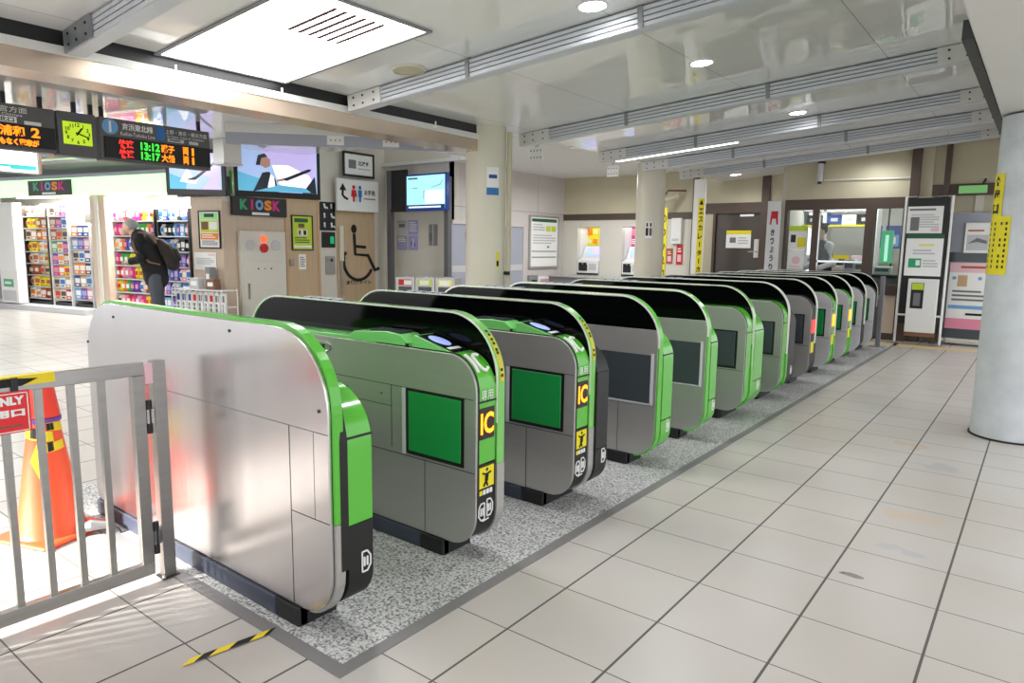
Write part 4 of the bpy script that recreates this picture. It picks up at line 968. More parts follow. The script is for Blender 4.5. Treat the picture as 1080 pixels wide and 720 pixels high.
# posters on the kiosk end wall, newspaper rack
framed(K, 'wall_poster', 'black framed green and orange poster on the kiosk end wall', 'poster', (210.5, 222, 233, 262), [(.06, .78, .94, .97, 'palegreen'), (.25, .85, .75, .95, 'dark'), (.06, .42, .94, .76, 'yellowgreen'), (.1, .5, .45, .72, 'rust'), (.5, .5, .9, .72, 'paper'), (.06, .22, .94, .4, 'orange'), ('l', .1, .05, .9, .2, 3, 'inkgrey'), ('l', .12, .25, .8, .38, 2, 'paper')])
r, w, h = K.thing('paper_notice', 'white paper notice pinned under the framed kiosk poster', 'notice', (205.5, 266, 228.5, 284.5)); panel(r, 'sheet', w, h, .004, 'paper', [(.65, .82, .95, .9, 'palepink'), ('l', .1, .3, .9, .7, 4, 'inklight')])
a, c = K.at(188, 325, -.35)[0], K.at(240, 325, -.35)[0]; w = c-a
r = thing('newspaper_rack', 'white wire newspaper rack against the kiosk end wall', 'rack', K.w((a+c)/2, -.3, 0), KR)
g = MB()
for x in (-w/2, w/2):
    for y in (-.15, .15): g.tube([(x, y, 0), (x, y, .62)], .009, 'white', 8)
g.build('frame_posts', r)
for z in (.06, .34, .6): MB().tube([(-w/2, -.15, z), (w/2, -.15, z), (w/2, .15, z), (-w/2, .15, z), (-w/2, -.15, z)], .007, 'white', 6).build('wire_ring', r)
g = MB(); n = 13
for i in range(n): g.tube([(-w/2+w*i/(n-1), -.15, .06), (-w/2+w*i/(n-1), -.15, .6)], .004, 'white', 6)
g.build('wire_front', r); MB().box(-w/2, w/2, -.15, .15, .055, .06, 'lightgrey').build('tray', r)
for i in range(9):
    g = MB(); pw = w/9*.72; g.prism([(-pw/2, 0), (pw/2, 0), (pw/2, .5), (0, .515), (-pw/2, .5)], -.02, .02, 'paper'); g.box(-pw*.4, pw*.4, -.0215, -.02, .36, .46, rnd.choice(['dark', 'inkgrey', 'red', 'navy'])); g.box(-pw*.4, pw*.1, -.0215, -.02, .12, .33, 'inkgrey')
    o = g.build('newspaper', None, K.w((a+c)/2-w/2+w/9*(i+.5), -.36, .061), KR); tag(o, 'rolled newspaper in the white wire rack, %s from the left' % NTH[i], 'newspaper', 'newspapers in the wire rack')
for i, (dx_, m, wd_, ht) in enumerate(((-.22, 'lightgrey', .22, .17), (.15, 'rust', .2, .16), (-.05, 'midgrey', .12, .34))):
    g = MB(); g.prism([(-wd_/2, 0), (wd_/2, 0), (wd_*.42, ht), (-wd_*.42, ht)], -.06, .06, m); g.box(-wd_*.3, wd_*.3, -.062, -.06, ht*.3, ht*.7, 'paper')
    o = g.build('goods_carton', None, K.w((a+c)/2+dx_, -.25 if i < 2 else -.12, .607 if 0 else .607), KR, bev=.004); tag(o, ['grey carton on top of the newspaper rack', 'rust coloured carton on the right of the newspaper rack', 'tall grey pack standing at the back of the newspaper rack'][i], 'carton')
for o_ in [o for o in bpy.data.objects if o.name.startswith('goods_carton')]: pass
MB().box(-w/2, w/2, -.15, .15, .6, .606, 'lightgrey').build('top_tray', r)
# ------------------------------------------------------------------ kiosk side wall and toilets
r, w, h = W1.thing('side_fascia', 'green fascia strip behind the large television on the kiosk side', 'sign', (243, 184, 334, 208)); MB().box(-w/2, w/2, -.05, 0, 0, h, 'gategreen').build('board', r)
r, w, h = W1.thing('kiosk_sign', 'black wall sign reading KIOSK above the white fire cabinet', 'sign', (243, 208.5, 300, 228), -.0)
g = MB(); g.box(-w/2, w/2, -.06, 0, 0, h, 'dark'); kiosk_letters(g, w, h, -.062, h*.60); g.build('sign_board', r, fix=False)
a, zt = W1.at(250, 243); c, _ = W1.at(298, 243)
w = c-a; r = thing('fire_cabinet', 'cream wall cabinet with a red alarm lamp and two round speakers', 'cabinet', W1.w((a+c)/2, -.02, .0), PI/2); h = zt
MB().box(-w/2, w/2, -.06, .016, 0, h, 'plastic').build('body', r, bev=.006)
MB().box(-w/2+.03, w/2-.03, -.072, -.06, .05, h-.50, 'plastic').build('door', r, bev=.004); zz = h-.23
for x in (-.27, .25): MB().lathe([(.085, 0), (.085, .012), (.07, .014)], 'lightgrey', n=24).build('round_speaker', r, (x*w/.93, -.06, zz)).rotation_euler = (PI/2, 0, 0)
g = MB(); g.ball((0, -.075, zz+.10), (.045, .035, .055), 'lampred').build('alarm_lamp', r, smooth=True)
MB().lathe([(.075, 0), (.075, .02), (.05, .028)], 'red', n=24).build('alarm_button', r, (0, -.06, zz-.05)).rotation_euler = (PI/2, 0, 0)
g = MB()
for x in (-.12, 0, .12): g.tube([(x, -.071, h-.62), (x, -.078, h-.62)], .014 if x else .009, 'ink', 8)
g.build('lock_knobs', r); MB().box(-w*.38, -w*.34, -.085, -.072, .42, .68, 'chrome').build('door_handle', r)
# wooden service door with poster
a, zt = W1.at(302, 212); c, _ = W1.at(333, 212)
d = struct(MB().box(a, c, -.02, -.001, 0, zt, 'wooddoor').build('door_2', None, W1.o, W1.rz))
g = MB(); g.box(a-.05, a, -.03, 0, 0, zt+.05, 'tan').box(c, c+.05, -.03, 0, 0, zt+.05, 'tan').box(a, c, -.03, 0, zt, zt+.05, 'tan').build('door_frame', d)
hx, hz = W1.at(306, 277); MB().box(hx-.03, hx+.05, -.05, -.02, hz-.05, hz+.06, 'chrome').build('door_handle', d)
framed(W1, 'wall_poster', 'black framed lime green poster on the wooden service door', 'poster', (307, 227, 329.5, 264), [(0, 0, 1, 1, 'yellowgreen'), (.1, .82, .8, .94, 'darkgreen'), (.25, .42, .75, .6, 'paper'), (.3, .44, .42, .58, 'rust'), (.55, .44, .7, .58, 'dark'), (.05, .05, .95, .12, 'paper'), ('l', .1, .18, .85, .38, 3, 'darkgreen'), (.3, .66, .6, .78, 'rust')], dy=-.021, m='yellowgreen')
r, w, h = W1.thing('paper_notice', 'small white notice sheet under the lime green door poster', 'notice', (315, 268, 322.5, 284), -.021); panel(r, 'sheet', w, h, .004, 'paper', [('l', .15, .15, .85, .85, 5, 'inkgrey')])
# toilet door
a, zt = W1.at(354, 220); c, _ = W1.at(394, 220)
d = struct(MB().box(a, c, -.02, -.001, 0, zt, 'wooddoor').build('door_3', None, W1.o, W1.rz)); zt_ = zt
x = W1.at(358.5, 260)[0]; z0, z1, z2 = W1.at(358.5, 300)[1], W1.at(358.5, 275)[1], W1.at(358.5, 238)[1]
MB().box(x-.045, x+.045, -.06, -.03, z1, z2, 'cream').box(x-.03, x+.03, -.05, -.03, .4, z1, 'satin').build('pull_bar', d)
cxp, czp = W1.at(377, 267); k = (W1.at(377, 240)[1]-W1.at(377, 294)[1])
g = MB(); y = -.024
def P(u, v): return (cxp+u*k, y, czp+v*k)
g.ball(P(-.10, .47), (.07*k, .004, .085*k), 'ink', 16, 8)
g.tube([P(-.10, .38), P(-.08, -.02), P(.24, -.04), P(.42, -.34), P(.52, -.30)], .034*k, 'ink', 6); g.tube([P(-.09, .14), P(.18, .12)], .03*k, 'ink', 6)
g.tube([P(.0+.36*math.cos(math.radians(t)), -.16+.36*math.sin(math.radians(t))) for t in range(150, 335, 8)], .032*k, 'ink', 6)
o = g.build('wheelchair_symbol', d)
g = MB(); g.text('*多機能トイレ', (W1.at(378, 298)[0], -.0225, W1.at(378, 297.5)[1]), .085, 'ink', w=.62); g.build('door_lettering', d, fix=False)
r, w, h = W1.thing('toilet_sign', 'white sign with curved arrow and toilet figures above the wheelchair door', 'sign', (353.5, 190, 397, 223), -.12)
g = MB(); g.box(-w/2, w/2, -.05, 0, 0, h, 'white'); g.build('board', r, bev=.003)
g = MB(); y = -.054; q = h
g.tube([(w*(.17-.5), y, h*.42), (w*(.10-.5)+.02, y, h*.5), (w*(.135-.5), y, h*.72)], .022, 'ink', 6); g.tube([(w*(.17-.5), y, h*.42), (w*(.24-.5), y, h*.37)], .022, 'ink', 6)
g.poly([(w*(.055-.5), y-.002, h*.64), (w*(.215-.5), y-.002, h*.64), (w*(.13-.5), y-.002, h*.86)], 'ink'); g.build('arrow', r)
for x_, m in ((.39, 'red'), (.54, 'blue')):
    g = MB(); X = w*(x_-.5); g.ball((X, y, h*.76), (.035, .003, .04), m, 14, 8); 
    g.prism([(X-.045, h*.68), (X+.045, h*.68), (X+(.065 if m == 'red' else .04), h*.46), (X+.025, h*.46), (X+.02, h*.30), (X-.02, h*.30), (X-.025, h*.46), (X-(.065 if m == 'red' else .04), h*.46)], y-.002, y+.003, m); g.build('toilet_figure', r)
MB().box(w*(.46-.5)-.004, w*(.46-.5)+.004, y, -.05, h*.3, h*.82, 'inkgrey').build('divider', r)
g = MB(); g.text('*お手洗', (w*(.78-.5), -.0515, h*.62), h*.17, 'ink', w=w*.27); g.build('lettering', r, fix=False); MB().box(w*.14, w*.42, -.0515, -.05, h*.40, h*.44, 'inkgrey').build('underline', r)
framed(W1, 'ticket_gate_sign', 'black framed white sign hanging over the toilet sign', 'sign', (361, 161, 394, 187), [(.14, .3, .40, .72, 'inkgrey'), ('t', '*北改札', .68, .58, .24, 'ink', .42), (.46, .28, .92, .34, 'inklight')], m='paper', edge=('dark', .04), dy=-.1, part='board')
r, w, h = W1.thing('pictogram_panel', 'black panel of six white toilet pictograms left of the wheelchair door', 'sign', (337, 213, 353, 243))
g = MB(); prints(g, w, h, 0, [])
g.box(-w/2, w/2, -.012, 0, 0, h, 'dark'); g.build('board', r)
for i in range(6):
    X = (-.22 if i % 2 == 0 else .24)*w; Z = h*(.83-.33*(i//2)); g = MB(); g.ball((X, -.014, Z+h*.075), (.022, .003, .022), 'white', 10, 6)
    g.tube([(X, -.015, Z+h*.04), (X+(.0 if i % 3 else .03), -.015, Z-h*.06)], .016, 'white', 6)
    if i in (0, 3, 5): g.tube([(X-.01, -.015, Z), (X+.06, -.015, Z-h*.02), (X+.07, -.015, Z-h*.07)], .012, 'white', 6)
    g.build('pictogram', r)
r, w, h = W1.thing('status_sign', 'dark panel with a small green light beside the wheelchair door', 'sign', (339, 244.5, 353, 261)); panel(r, 'board', w, h, .012, 'dark', [(.62, .25, .9, .72, 'glowgreen')])
r, w, h = W1.thing('door_intercom', 'grey metal intercom plate below the door status panel', 'intercom', (343, 270, 352.5, 289)); MB().box(-w/2, w/2, -.03, 0, 0, h, 'satin').build('wall_mount', r, bev=.004); MB().ball((w*.1, -.03, h*.78), (.03, .012, .03), 'dark', 12, 7).build('button', r)

# ------------------------------------------------------------------ information screen frame, posters, recycling bins
FR = Fr(-10.1, 9.15, math.radians(0))
a, zt = FR.at(411, 180); c, zt2 = FR.at(472, 186)
r = thing('screen_frame', 'dark two legged frame carrying the bright information screen', 'frame', FR.w((a+c)/2), 0); w = c-a
for s in (-1, 1): MB().box(s*w/2-.05, s*w/2+.05, -.04, .06, 0, (zt, zt2)[s > 0], 'board').build('leg', r, bev=.004)
zl = FR.at(420, 220)[1]; MB().box(-w/2+.05, -w/2+.45, 0, .04, zl, zt, 'dark').build('side_panel', r); MB().box(-w/2, w/2, -.03, .03, zl-.06, zl, 'dark').build('cross_bar', r)
a, c, zb, zt = FR.rect(427.5, 183, 471, 222, -.14)
r = thing('information_screen', 'bright pale blue information screen on the dark frame', 'screen', FR.w((a+c)/2, -.14, zb), -.02); w, h = c-a, zt-zb
MB().box(-w/2, w/2, 0, .09, 0, h, 'scr_blue').build('bezel', r, bev=.006)
panel(r, 'picture', w-.06, h-.06, .003, 'scr_cyan', [(0, .0, 1, .13, 'scr_blue'), (.05, .035, .9, .085, 'scr_white'), (.04, .9, .3, .95, 'inkgrey'), (.15, .62, .3, .64, 'inklight'), (.45, .3, .47, .55, 'inklight'), (.47, .53, .7, .55, 'inklight'), ('p', [(.66, .62), (.9, .7), (.97, .86), (.95, .86), (.88, .72), (.66, .64)], 'inklight'), (.5, .16, .98, .55, 'scr_white')]).location = (0, 0, .03)
MB().box(-.02, .02, .09, .135, h*.3, h*.7, 'dark').build('mount', r)
for i, (bx, m, lab) in enumerate((((419, 232, 429.5, 247.5), 'lightgrey', 'pale printed sheet, upper left of the four behind the screen frame'), ((431, 232, 441, 247.5), 'lilac', 'lilac printed sheet, upper right of the four behind the screen frame'), ((419, 248.5, 429.5, 263.5), 'bluegrey', 'blue grey printed sheet, lower left of the four behind the screen frame'), ((431, 248.5, 441, 263.5), 'lilac', 'lilac photo sheet, lower right of the four behind the screen frame'), ((452.5, 236.5, 461.5, 259), 'midgrey', 'tall grey printed sheet beside the four lilac sheets'))):
    r, w, h = W2.thing('wall_sheet', lab, 'poster', bx, -.0, 'printed sheets behind the screen frame')
    panel(r, 'sheet', w, h, .004, m, [[(.2, .5, .8, .75, 'inkgrey'), (.1, .85, .9, .9, 'inkgrey')], [('l', .1, .2, .9, .9, 5, 'paper')], [(.05, .05, .95, .45, 'lilac'), ('l', .1, .55, .9, .9, 3, 'paper')], [(.45, .2, .55, .8, 'paper'), (.3, .3, .4, .6, 'navy'), (.6, .25, .7, .5, 'navy')], [(.48, .02, .54, .98, 'paper'), (.1, .2, .4, .6, 'inkgrey')]][i])
BN = Fr(-8.95, 8.05, math.radians(26))
a, c, zb, zt = BN.rect(417, 292, 480, 320); zt = BN.at(470, 293)[1]; w = (c-a)
for i in range(3):
    lab = ['steel recycling bin with a red and white label', 'steel recycling bin with a green label', 'steel recycling bin with a pale yellow label'][i]
    bw = w/3; r = thing('recycling_bin', lab, 'bin', BN.w(a+bw*(i+.5), 0, 0), BN.rz, 'steel bins under the information screen')
    MB().box(-bw/2+.004, bw/2-.004, 0, .42, .02, zt, 'satin').build('body', r, bev=.006); MB().box(-bw/2+.02, bw/2-.02, .02, .40, 0, .02, 'rubber').build('plinth', r)
    MB().box(-bw*.33, bw*.33, -.006, .002, zt*.55, zt-.16, 'gatedark').build('window', r)
    g = MB(); g.box(-bw*.33, bw*.33, -.006, 0, zt-.14, zt-.04, ['red', 'yellowgreen', 'paleyellow'][i]); g.box(-bw*.05 if i == 0 else -bw*.25, bw*.33 if i == 0 else bw*.2, -.0075, -.006, zt-.13, zt-.055, 'paper'); g.build('label', r)
    MB().lathe([(bw*.30, zt-.001), (bw*.30, zt+.008), (bw*.22, zt+.008), (bw*.22, zt+.001)], 'chrome' , (0, .21, 0), 24, caps=False).lathe([(.001, zt+.002), (bw*.22, zt+.002)], 'black', (0, .21, 0), 24, caps=False).build('opening', r)

# ------------------------------------------------------------------ white wall with door and fare board
a, zt = W3.at(476, 238); c, _ = W3.at(551, 238)
d = struct(MB().box(a, c, -.012, -.001, 0, W3.at(540, 239)[1], 'bluegrey').build('door_4', None, W3.o, W3.rz)); ztd = W3.at(540, 239)[1]
g = MB(); g.box(c, c+.07, -.04, 0, 0, ztd+.07, 'wallwhite').box(a, c, -.04, 0, ztd, ztd+.07, 'wallwhite').box(a, c, -.018, -.012, .86, .98, 'lightgrey').box(c-1.0, c-.98, -.018, -.012, 0, ztd, 'lightgrey').build('door_frame', d)
framed(W3, 'fare_board', 'grey framed white notice board with a green heading', 'notice board', (557, 227.5, 587.5, 282.5), [(.04, .91, .96, .975, 'darkgreen'), (.56, .72, .73, .83, 'yellowgreen'), (.76, .72, .93, .83, 'yellowgreen'), ('l', .08, .45, .92, .66, 4, 'inklight'), (.04, .30, .96, .315, 'ink'), (.04, .18, .96, .195, 'ink'), (.6, .38, .68, .42, 'inkgrey'), ('l', .08, .72, .5, .88, 3, 'inklight')], edge=('satin', .04), th=.03)
r, w, h = W3.thing('paper_notice', 'small white notice below the grey framed notice board', 'notice', (566, 291, 584, 300)); panel(r, 'sheet', w, h, .01, 'paper', [(.15, .3, .85, .7, 'palepink'), ('l', .2, .35, .8, .65, 2, 'inkgrey')])
r, w, h = W3.thing('wall_box', 'small grey wall box left of the low white notice', 'box', (556, 290, 565, 300)); MB().box(-w/2, w/2, -.06, 0, 0, h, 'midgrey').build('body', r, bev=.006); MB().box(-w*.3, w*.3, -.066, -.06, h*.3, h*.5, 'dark').build('slot', r)

# ------------------------------------------------------------------ ticket machines
r = thing('ticket_counter', 'long grey stone counter below the ticket machine recesses', 'counter', W4.w((xr-.3)/2+.02, -.35, 0)); hw = (xr-.3)/2; zk = W4.at(640, 292, -.35)[1]
MB().box(-hw, hw, -.2, .32, .04, zk-.03, 'border').build('front', r); MB().box(-hw, hw, -.24, .345, zk-.03, zk, 'granite').build('top', r, bev=.004)
for i, (a, c) in enumerate(rec):
    w = min(c-a-.03, .8); r = thing('ticket_machine', ['white ticket machine in the recess with the yellow poster', 'white ticket machine in the recess with the magenta poster'][i], 'ticket machine', W4.w(a+(c-a)/2, 0.19, zb_t), 0)
    MB().prism([(-.18, 0), (.2, 0), (.2, .62), (.12, .62), (-.02, .36), (-.2, .30), (-.2, .04)], -w/2, w/2, 'white', axis='x').build('body', r, bev=.01)
    MB().add([(-w*.32, .0-.004, .39), (w*.36, -.004, .39), (w*.36, .103, .59), (-w*.32, .103, .59)], [(0, 1, 2, 3)], 'scr_sky') if 0 else None
    g = MB(); g.add([(-w*.34, -.012, .40), (w*.38, -.012, .40), (w*.38, .098, .60), (-w*.34, .098, .60)], [(0, 1, 2, 3)], 'scr_sky'); g.add([(-w*.1, -.005, .43), (w*.3, -.005, .43), (w*.3, .078, .58), (-w*.1, .078, .58)], [(0, 1, 2, 3)], 'scr_lilac'); g.build('touch_screen', r)
    g = MB(); g.box(-w*.42, -w*.02, -.212, -.2, .08, .22, 'dark').box(-w*.40, -w*.25, -.23, -.2, .2, .26, 'black').box(-w*.2, -w*.06, -.23, -.2, .2, .26, 'black'); g.build('coin_slots', r); MB().box(w*.05, w*.4, -.205, -.2, .1, .24, 'lightgrey').build('ticket_tray', r); MB().box(-w*.5, w*.5, -.215, -.2, 0, .035, 'dark').build('base_strip', r)
    bx = ((617, 239, 632, 259), (664, 239, 679, 260))[i]; m, m2 = (('yellow', 'orange'), ('magenta', 'pink'))[i]
    rr_, w2, h2 = W4.thing('recess_poster', ['yellow poster in the left ticket machine recess', 'magenta poster in the right ticket machine recess'][i], 'poster', bx, .43)
    panel(rr_, 'sheet', w2, h2, .006, m, [(.1, .55, .55, .9, m2), (.6, .1, .9, .35, m2), ('l', .1, .1, .5, .4, 3, 'paper'), (.6, .6, .9, .85, 'paleyellow' if i == 0 else 'palepink')])
for a, c in rec:
    ld = bpy.data.lights.new('recess_lamp', 'AREA'); ld.size = .5; ld.energy = 1.2; lo = bpy.data.objects.new('recess_lamp', ld); COL.objects.link(lo); lo.location = W4.w((a+c)/2, .2, zt_t-.02)
# right of the middle column: wall panel, red signs, bracket
r, w, h = W4.thing('wall_panel', 'white vertical wall box right of the middle column', 'box', (709.5, 230, 720, 257)); MB().box(-w/2, w/2, -.08, 0, 0, h, 'white').build('body', r, bev=.008); MB().box(-w*.35, w*.35, -.084, -.08, h*.1, h*.2, 'lightgrey').build('label', r)
for bx, m, lab in (((703, 262, 709.5, 278), 'brick', 'rust red notice beside the middle column'), ((713.5, 258, 720, 279), 'red', 'red fire extinguisher sign below the white wall box')):
    r, w, h = W4.thing('red_sign', lab, 'sign', bx); panel(r, 'plate', w, h, .01, m, [(.2, .15, .8, .5, 'palepink'), ('l', .2, .6, .8, .85, 2, 'paper')])
r, w, h = W4.thing('security_camera', 'cream security camera on an arm above the brown band', 'camera', (702, 199, 724, 217), -.02)
MB().tube([(w*.5, -.02, h*.85), (-w*.1, -.25, h*.85), (-w*.25, -.25, h*.6)], .02, 'rust', 8).build('wall_mount', r); MB().tube([(w*.2, -.1, h*.55), (-w*.5, -.35, h*.1)], [.05, .06], 'cream', 10).build('body', r); MB().tube([(-w*.5, -.35, h*.1), (-w*.56, -.38, h*.06)], .045, 'black', 10).build('lens', r)
# upright banners
def banner(F, name, label, box, dy, board, strip, items, hang=None):
    r, w, h = F.thing(name, label, 'banner', box, dy); zb = r.location.z; r.location.z = 0
    MB().box(-w/2, w/2, 0, .02, .05, zb+h, board).build('board', r); MB().box(-w/2-.05, w/2+.05, -.1, .12, 0, .05, 'dark').build('foot', r)
    g = MB(); prints(g, w, h, 0, items)
    for v in range(len(g.v)): g.v[v] = (g.v[v][0], g.v[v][1], g.v[v][2]+zb)
    g.build('lettering', r, fix=False); return r
vt = lambda s, x, z0, z1, hh, m, ww: [('t', '*'+ch, x, z1-(z1-z0)*(i+.5)/len(s), hh, m, ww) if ch != 'ー' else (x-.035, z1-(z1-z0)*(i+.5)/len(s)-hh*.45, x+.035, z1-(z1-z0)*(i+.5)/len(s)+hh*.45, m) for i, ch in enumerate(s)]
banner(W4, 'vertical_banner', 'tall white board with black characters on a yellow strip, left of brown door', (730, 189, 742.5, 300), -.9, 'white', 'yellow', [(.42, .02, .92, .82, 'yellow'), ('p', [(.5, .76), (.86, .76), (.68, .81)], 'ink')]+vt('エスカレーター方面', .68, .03, .74, .055, 'ink', .36))
banner(W4, 'vertical_banner', 'narrow yellow strip sign with black characters behind the middle column', (696.5, 219, 702.5, 300), -.75, 'yellow', 'yellow', vt('のりかえ口', .5, .05, .95, .10, 'ink', .7))
banner(W5, 'vertical_banner', 'tall white board with a red arch mark beside the office window', (807.5, 212, 821.5, 300), -.16, 'fabricwhite', 'white', [('p', [(.22, .72), (.34, .72), (.40, .79), (.66, .79), (.72, .72), (.84, .72), (.80, .88), (.30, .88)], 'red')]+vt('きっぷうりば', .48, .06, .68, .075, 'ink', .28))
r, w, h = W4.thing('door_notice', 'paper notice with a yellow heading on the brown door', 'notice', (766, 243, 792, 261.5), .02); panel(r, 'sheet', w, h, .006, 'paper', [(0, .78, 1, 1, 'yellow'), (.15, .3, .4, .6, 'inkgrey'), ('l', .5, .2, .9, .65, 3, 'inklight')])

# ------------------------------------------------------------------ ticket office
for bx, m, its, lab in (((832, 238, 851, 263), 'paper', [(0, .78, 1, 1, 'yellowgreen'), (.5, .1, .95, .5, 'yellow'), (.12, .3, .4, .62, 'dark')], 'paper with yellow heading taped in the left office window'), ((830.5, 264, 848, 290), 'paper', [('c', .5, .6, .16, 'palepink'), ('l', .1, .1, .9, .4, 3, 'palepink')], 'pale pink printed paper low in the left office window')):
    r, w, h = W5.thing('window_notice', lab, 'notice', bx, .036); panel(r, 'sheet', w, h, .003, m, its)
r, w, h = W5.thing('exit_light', 'glowing green sign with a pale stripe in the right office window', 'sign', (928.5, 243, 941, 277.5), .25)
MB().box(-w/2, w/2, 0, .08, 0, h, 'glowgreen').build('casing', r, bev=.006); MB().box(-w*.12, w*.16, -.004, 0, h*.06, h*.86, 'glowmint').build('stripe', r); MB().tube([(0, .04, h), (0, .04, 2.62-r.location.z)], .012, 'dark', 8).build('hanging_rod', r)
x0, x1 = W5.at(858, 240, 1.6)[0], W5.at(905, 240, 1.6)[0]
r = thing('office_shelf', 'white shelf unit with a yellow edge at the back of the ticket office', 'shelf', W5.w((x0+x1)/2, 1.9, 0)); w = x1-x0+.5
for s in (-1, -.35, 1): MB().box(s*w/2-.03, s*w/2+.03, -.2, .2, 0, 2.3, 'white').build('upright', r)
for z, m in ((.6, 'white'), (1.05, 'lightgrey'), (1.78, 'yellow'), (2.06, 'white')): MB().box(-w/2, w/2, -.2, .2, z, z+.035, m).build('shelf', r)
for i in range(9):
    m = ['dark', 'navy', 'white', 'dark', 'midgrey', 'white', 'lightgrey', 'dark', 'palepink'][i]; z = [1.815, 1.815, 1.815, 1.815, 2.095, 2.095, 1.085, 1.085, 1.085][i]; x = [-.335, -.05, .15, .36, -.335, .16, -.335, .0, .3][i]*w
    g = MB(); g.box(-.12, .12, -.12, .12, 0, .18, m); g.box(-.06, .06, -.122, -.12, .06, .12, 'lightgrey' if m != 'lightgrey' else 'inkgrey')
    o = g.build('storage_box', None, W5.w((x0+x1)/2+x, 1.86, z+.001), 0, bev=.008); tag(o, '%s storage box, %s of nine on the ticket office shelves' % ({'dark': 'black', 'midgrey': 'grey', 'lightgrey': 'pale grey', 'palepink': 'pale pink'}.get(m, m), NTH[i]), 'box', 'boxes on the office shelves')
for i, bx in enumerate(((916, 238, 930, 262), (934, 238, 950, 262))):
    r, w, h = W5.thing('blue_panel', ['blue panel with white map, left behind the right office window', 'blue panel with white map, right behind the right office window'][i], 'poster', bx, 2.6); panel(r, 'sheet', w, h, .02, 'navy', [(.1, .1, .9, .6, 'skyblue'), (.2, .2, .7, .5, 'paper')]); MB().tube([(0, .0, 0), (0, .0, -r.location.z)], .015, 'dark', 8).build('stand', r)
x0, x1 = W5.at(897, 285, .6)[0], W5.at(960, 285, .6)[0]; zc_ = W5.at(910, 289, .6)[1]
r = thing('office_counter', 'dark counter inside the ticket office window', 'counter', W5.w((x0+x1)/2+.1, .55, 0)); w = x1-x0+.3
MB().box(-w/2, w/2, -.2, .3, zc_-.04, zc_, 'dark').build('worktop', r); MB().box(-w/2+.03, w/2-.03, -.15, .28, .0, zc_-.04, 'midgrey').build('cabinet', r)
for i, (px, ww, hh, m, lab) in enumerate(((896, .16, .24, 'lightgrey', 'pale grey terminal on the office counter, beside the attendant'), (908, .18, .2, 'paper', 'white printer on the office counter under the yellow sill strip'), (931, .25, .13, 'paper', 'white telephone at the right end of the office counter'))):
    x = W5.at(px, 285, .6)[0]; r = thing('counter_device', lab, 'device', W5.w(x, .6, zc_+.001)); MB().box(-ww/2, ww/2, -.1, .1, 0, hh, m).build('body', r, bev=.012); MB().box(-ww*.38, ww*.38, -.105, -.1, hh*.4, hh*.8, 'inkgrey' if i else 'scr_dark').build('display', r)
x = W5.at(887, 271, -.0)[0]; z = W5.at(887, 271)[1]; o = MB().box(-.12, .12, -.002, 0, -.03, .03, 'yellow').build('sill_label', None, W5.w(x, -.001, z)); tag(o, 'yellow strip label on the office window rail', 'label')
r, w, h = W5.thing('security_camera', 'white tube camera high on the wall over the office window', 'camera', (864, 168, 869, 193), -.02)
MB().box(-.05, .05, -.06, .02, h*.8, h, 'dark').build('wall_mount', r); MB().tube([(0, -.07, h*.8), (0, -.07, h*.05)], .045, 'lightgrey', 12).build('body', r); MB().tube([(0, -.07, h*.05), (0, -.07, -.02)], .03, 'dark', 12).build('lens', r)
a, z = W5.at(869, 190, -.03); c, z2 = W5.at(963, 187, -.03); o = MB().tube([W5.w(a, -.03, z), W5.w(c, -.03, z2)], .008, 'white', 6).build('wall_cable'); tag(o, 'thin white cable along the wall over the office window', 'cable')
ld = bpy.data.lights.new('office_lamp', 'AREA'); ld.shape = 'RECTANGLE'; ld.size = 2; ld.size_y = .5; ld.energy = LP_OFFICE; lo = bpy.data.objects.new('office_lamp', ld); COL.objects.link(lo); lo.location = W5.w(1.0, 1.3, 2.59)
r = thing('office_light', 'white ceiling light inside the ticket office', 'ceiling light', W5.w(1.0, 1.3, 2.60)); MB().box(-1, 1, -.12, .12, .02, .06, 'white').build('housing', r); MB().box(-.98, .98, -.1, .1, 0, .02, 'tube').build('tube', r)

# ------------------------------------------------------------------ poster stand and shutter bay at the right
PS = Fr(-1.72, 11.55, math.radians(0))
a, c, zb, zt = PS.rect(951, 207, 999.5, 333)
r = thing('poster_stand', 'tall dark panel in a white tube frame, carrying three notices', 'notice board', PS.w((a+c)/2, 0, 0)); w = c-a
MB().box(-w/2+.03, w/2-.03, 0, .02, .3, zt-.02, 'dark').build('backing', r)
g = MB(); g.tube([(-w/2, 0, .006), (-w/2, 0, zt), (w/2, 0, zt), (w/2, 0, .006)], .017, 'white', 8).tube([(-w/2, 0, zb), (w/2, 0, zb)], .015, 'white', 8); g.build('tube_frame', r)
for s in (-1, 1): MB().box(s*w/2-.03, s*w/2+.03, -.12, .12, 0, .02, 'galv').build('foot', r)
for bx, lab, its in (((957, 217.5, 994.5, 246), 'white printed notice at the top of the poster stand', [('l', .12, .2, .9, .72, 6, 'inklight'), (.1, .1, .35, .6, 'inkgrey'), ('l', .05, .8, .95, .95, 1, 'inkgrey'), (.7, .08, .92, .2, 'palepink')]), ((955, 247, 994, 291), 'white notice with a green heading in the middle of the poster stand', [(0, .9, 1, 1, 'darkgreen'), (.1, .2, .45, .42, 'jade'), (.3, .25, .42, .38, 'paper'), (.35, .72, .75, .77, 'paleyellow'), ('l', .2, .5, .8, .65, 2, 'inklight'), ('l', .5, .2, .9, .4, 3, 'inklight')])):
    q, w2, h2 = PS.thing('stand_notice', lab, 'notice', bx, -.003); panel(q, 'sheet', w2, h2, .008, 'paper', its)
q, w2, h2 = PS.thing('leaflet_box', 'white leaflet box with a dark and yellow picture under the stand notices', 'box', (957, 294, 988.5, 350), -.02); MB().box(-w2/2, w2/2, -.12, 0, 0, h2, 'white').build('body', q, bev=.006)
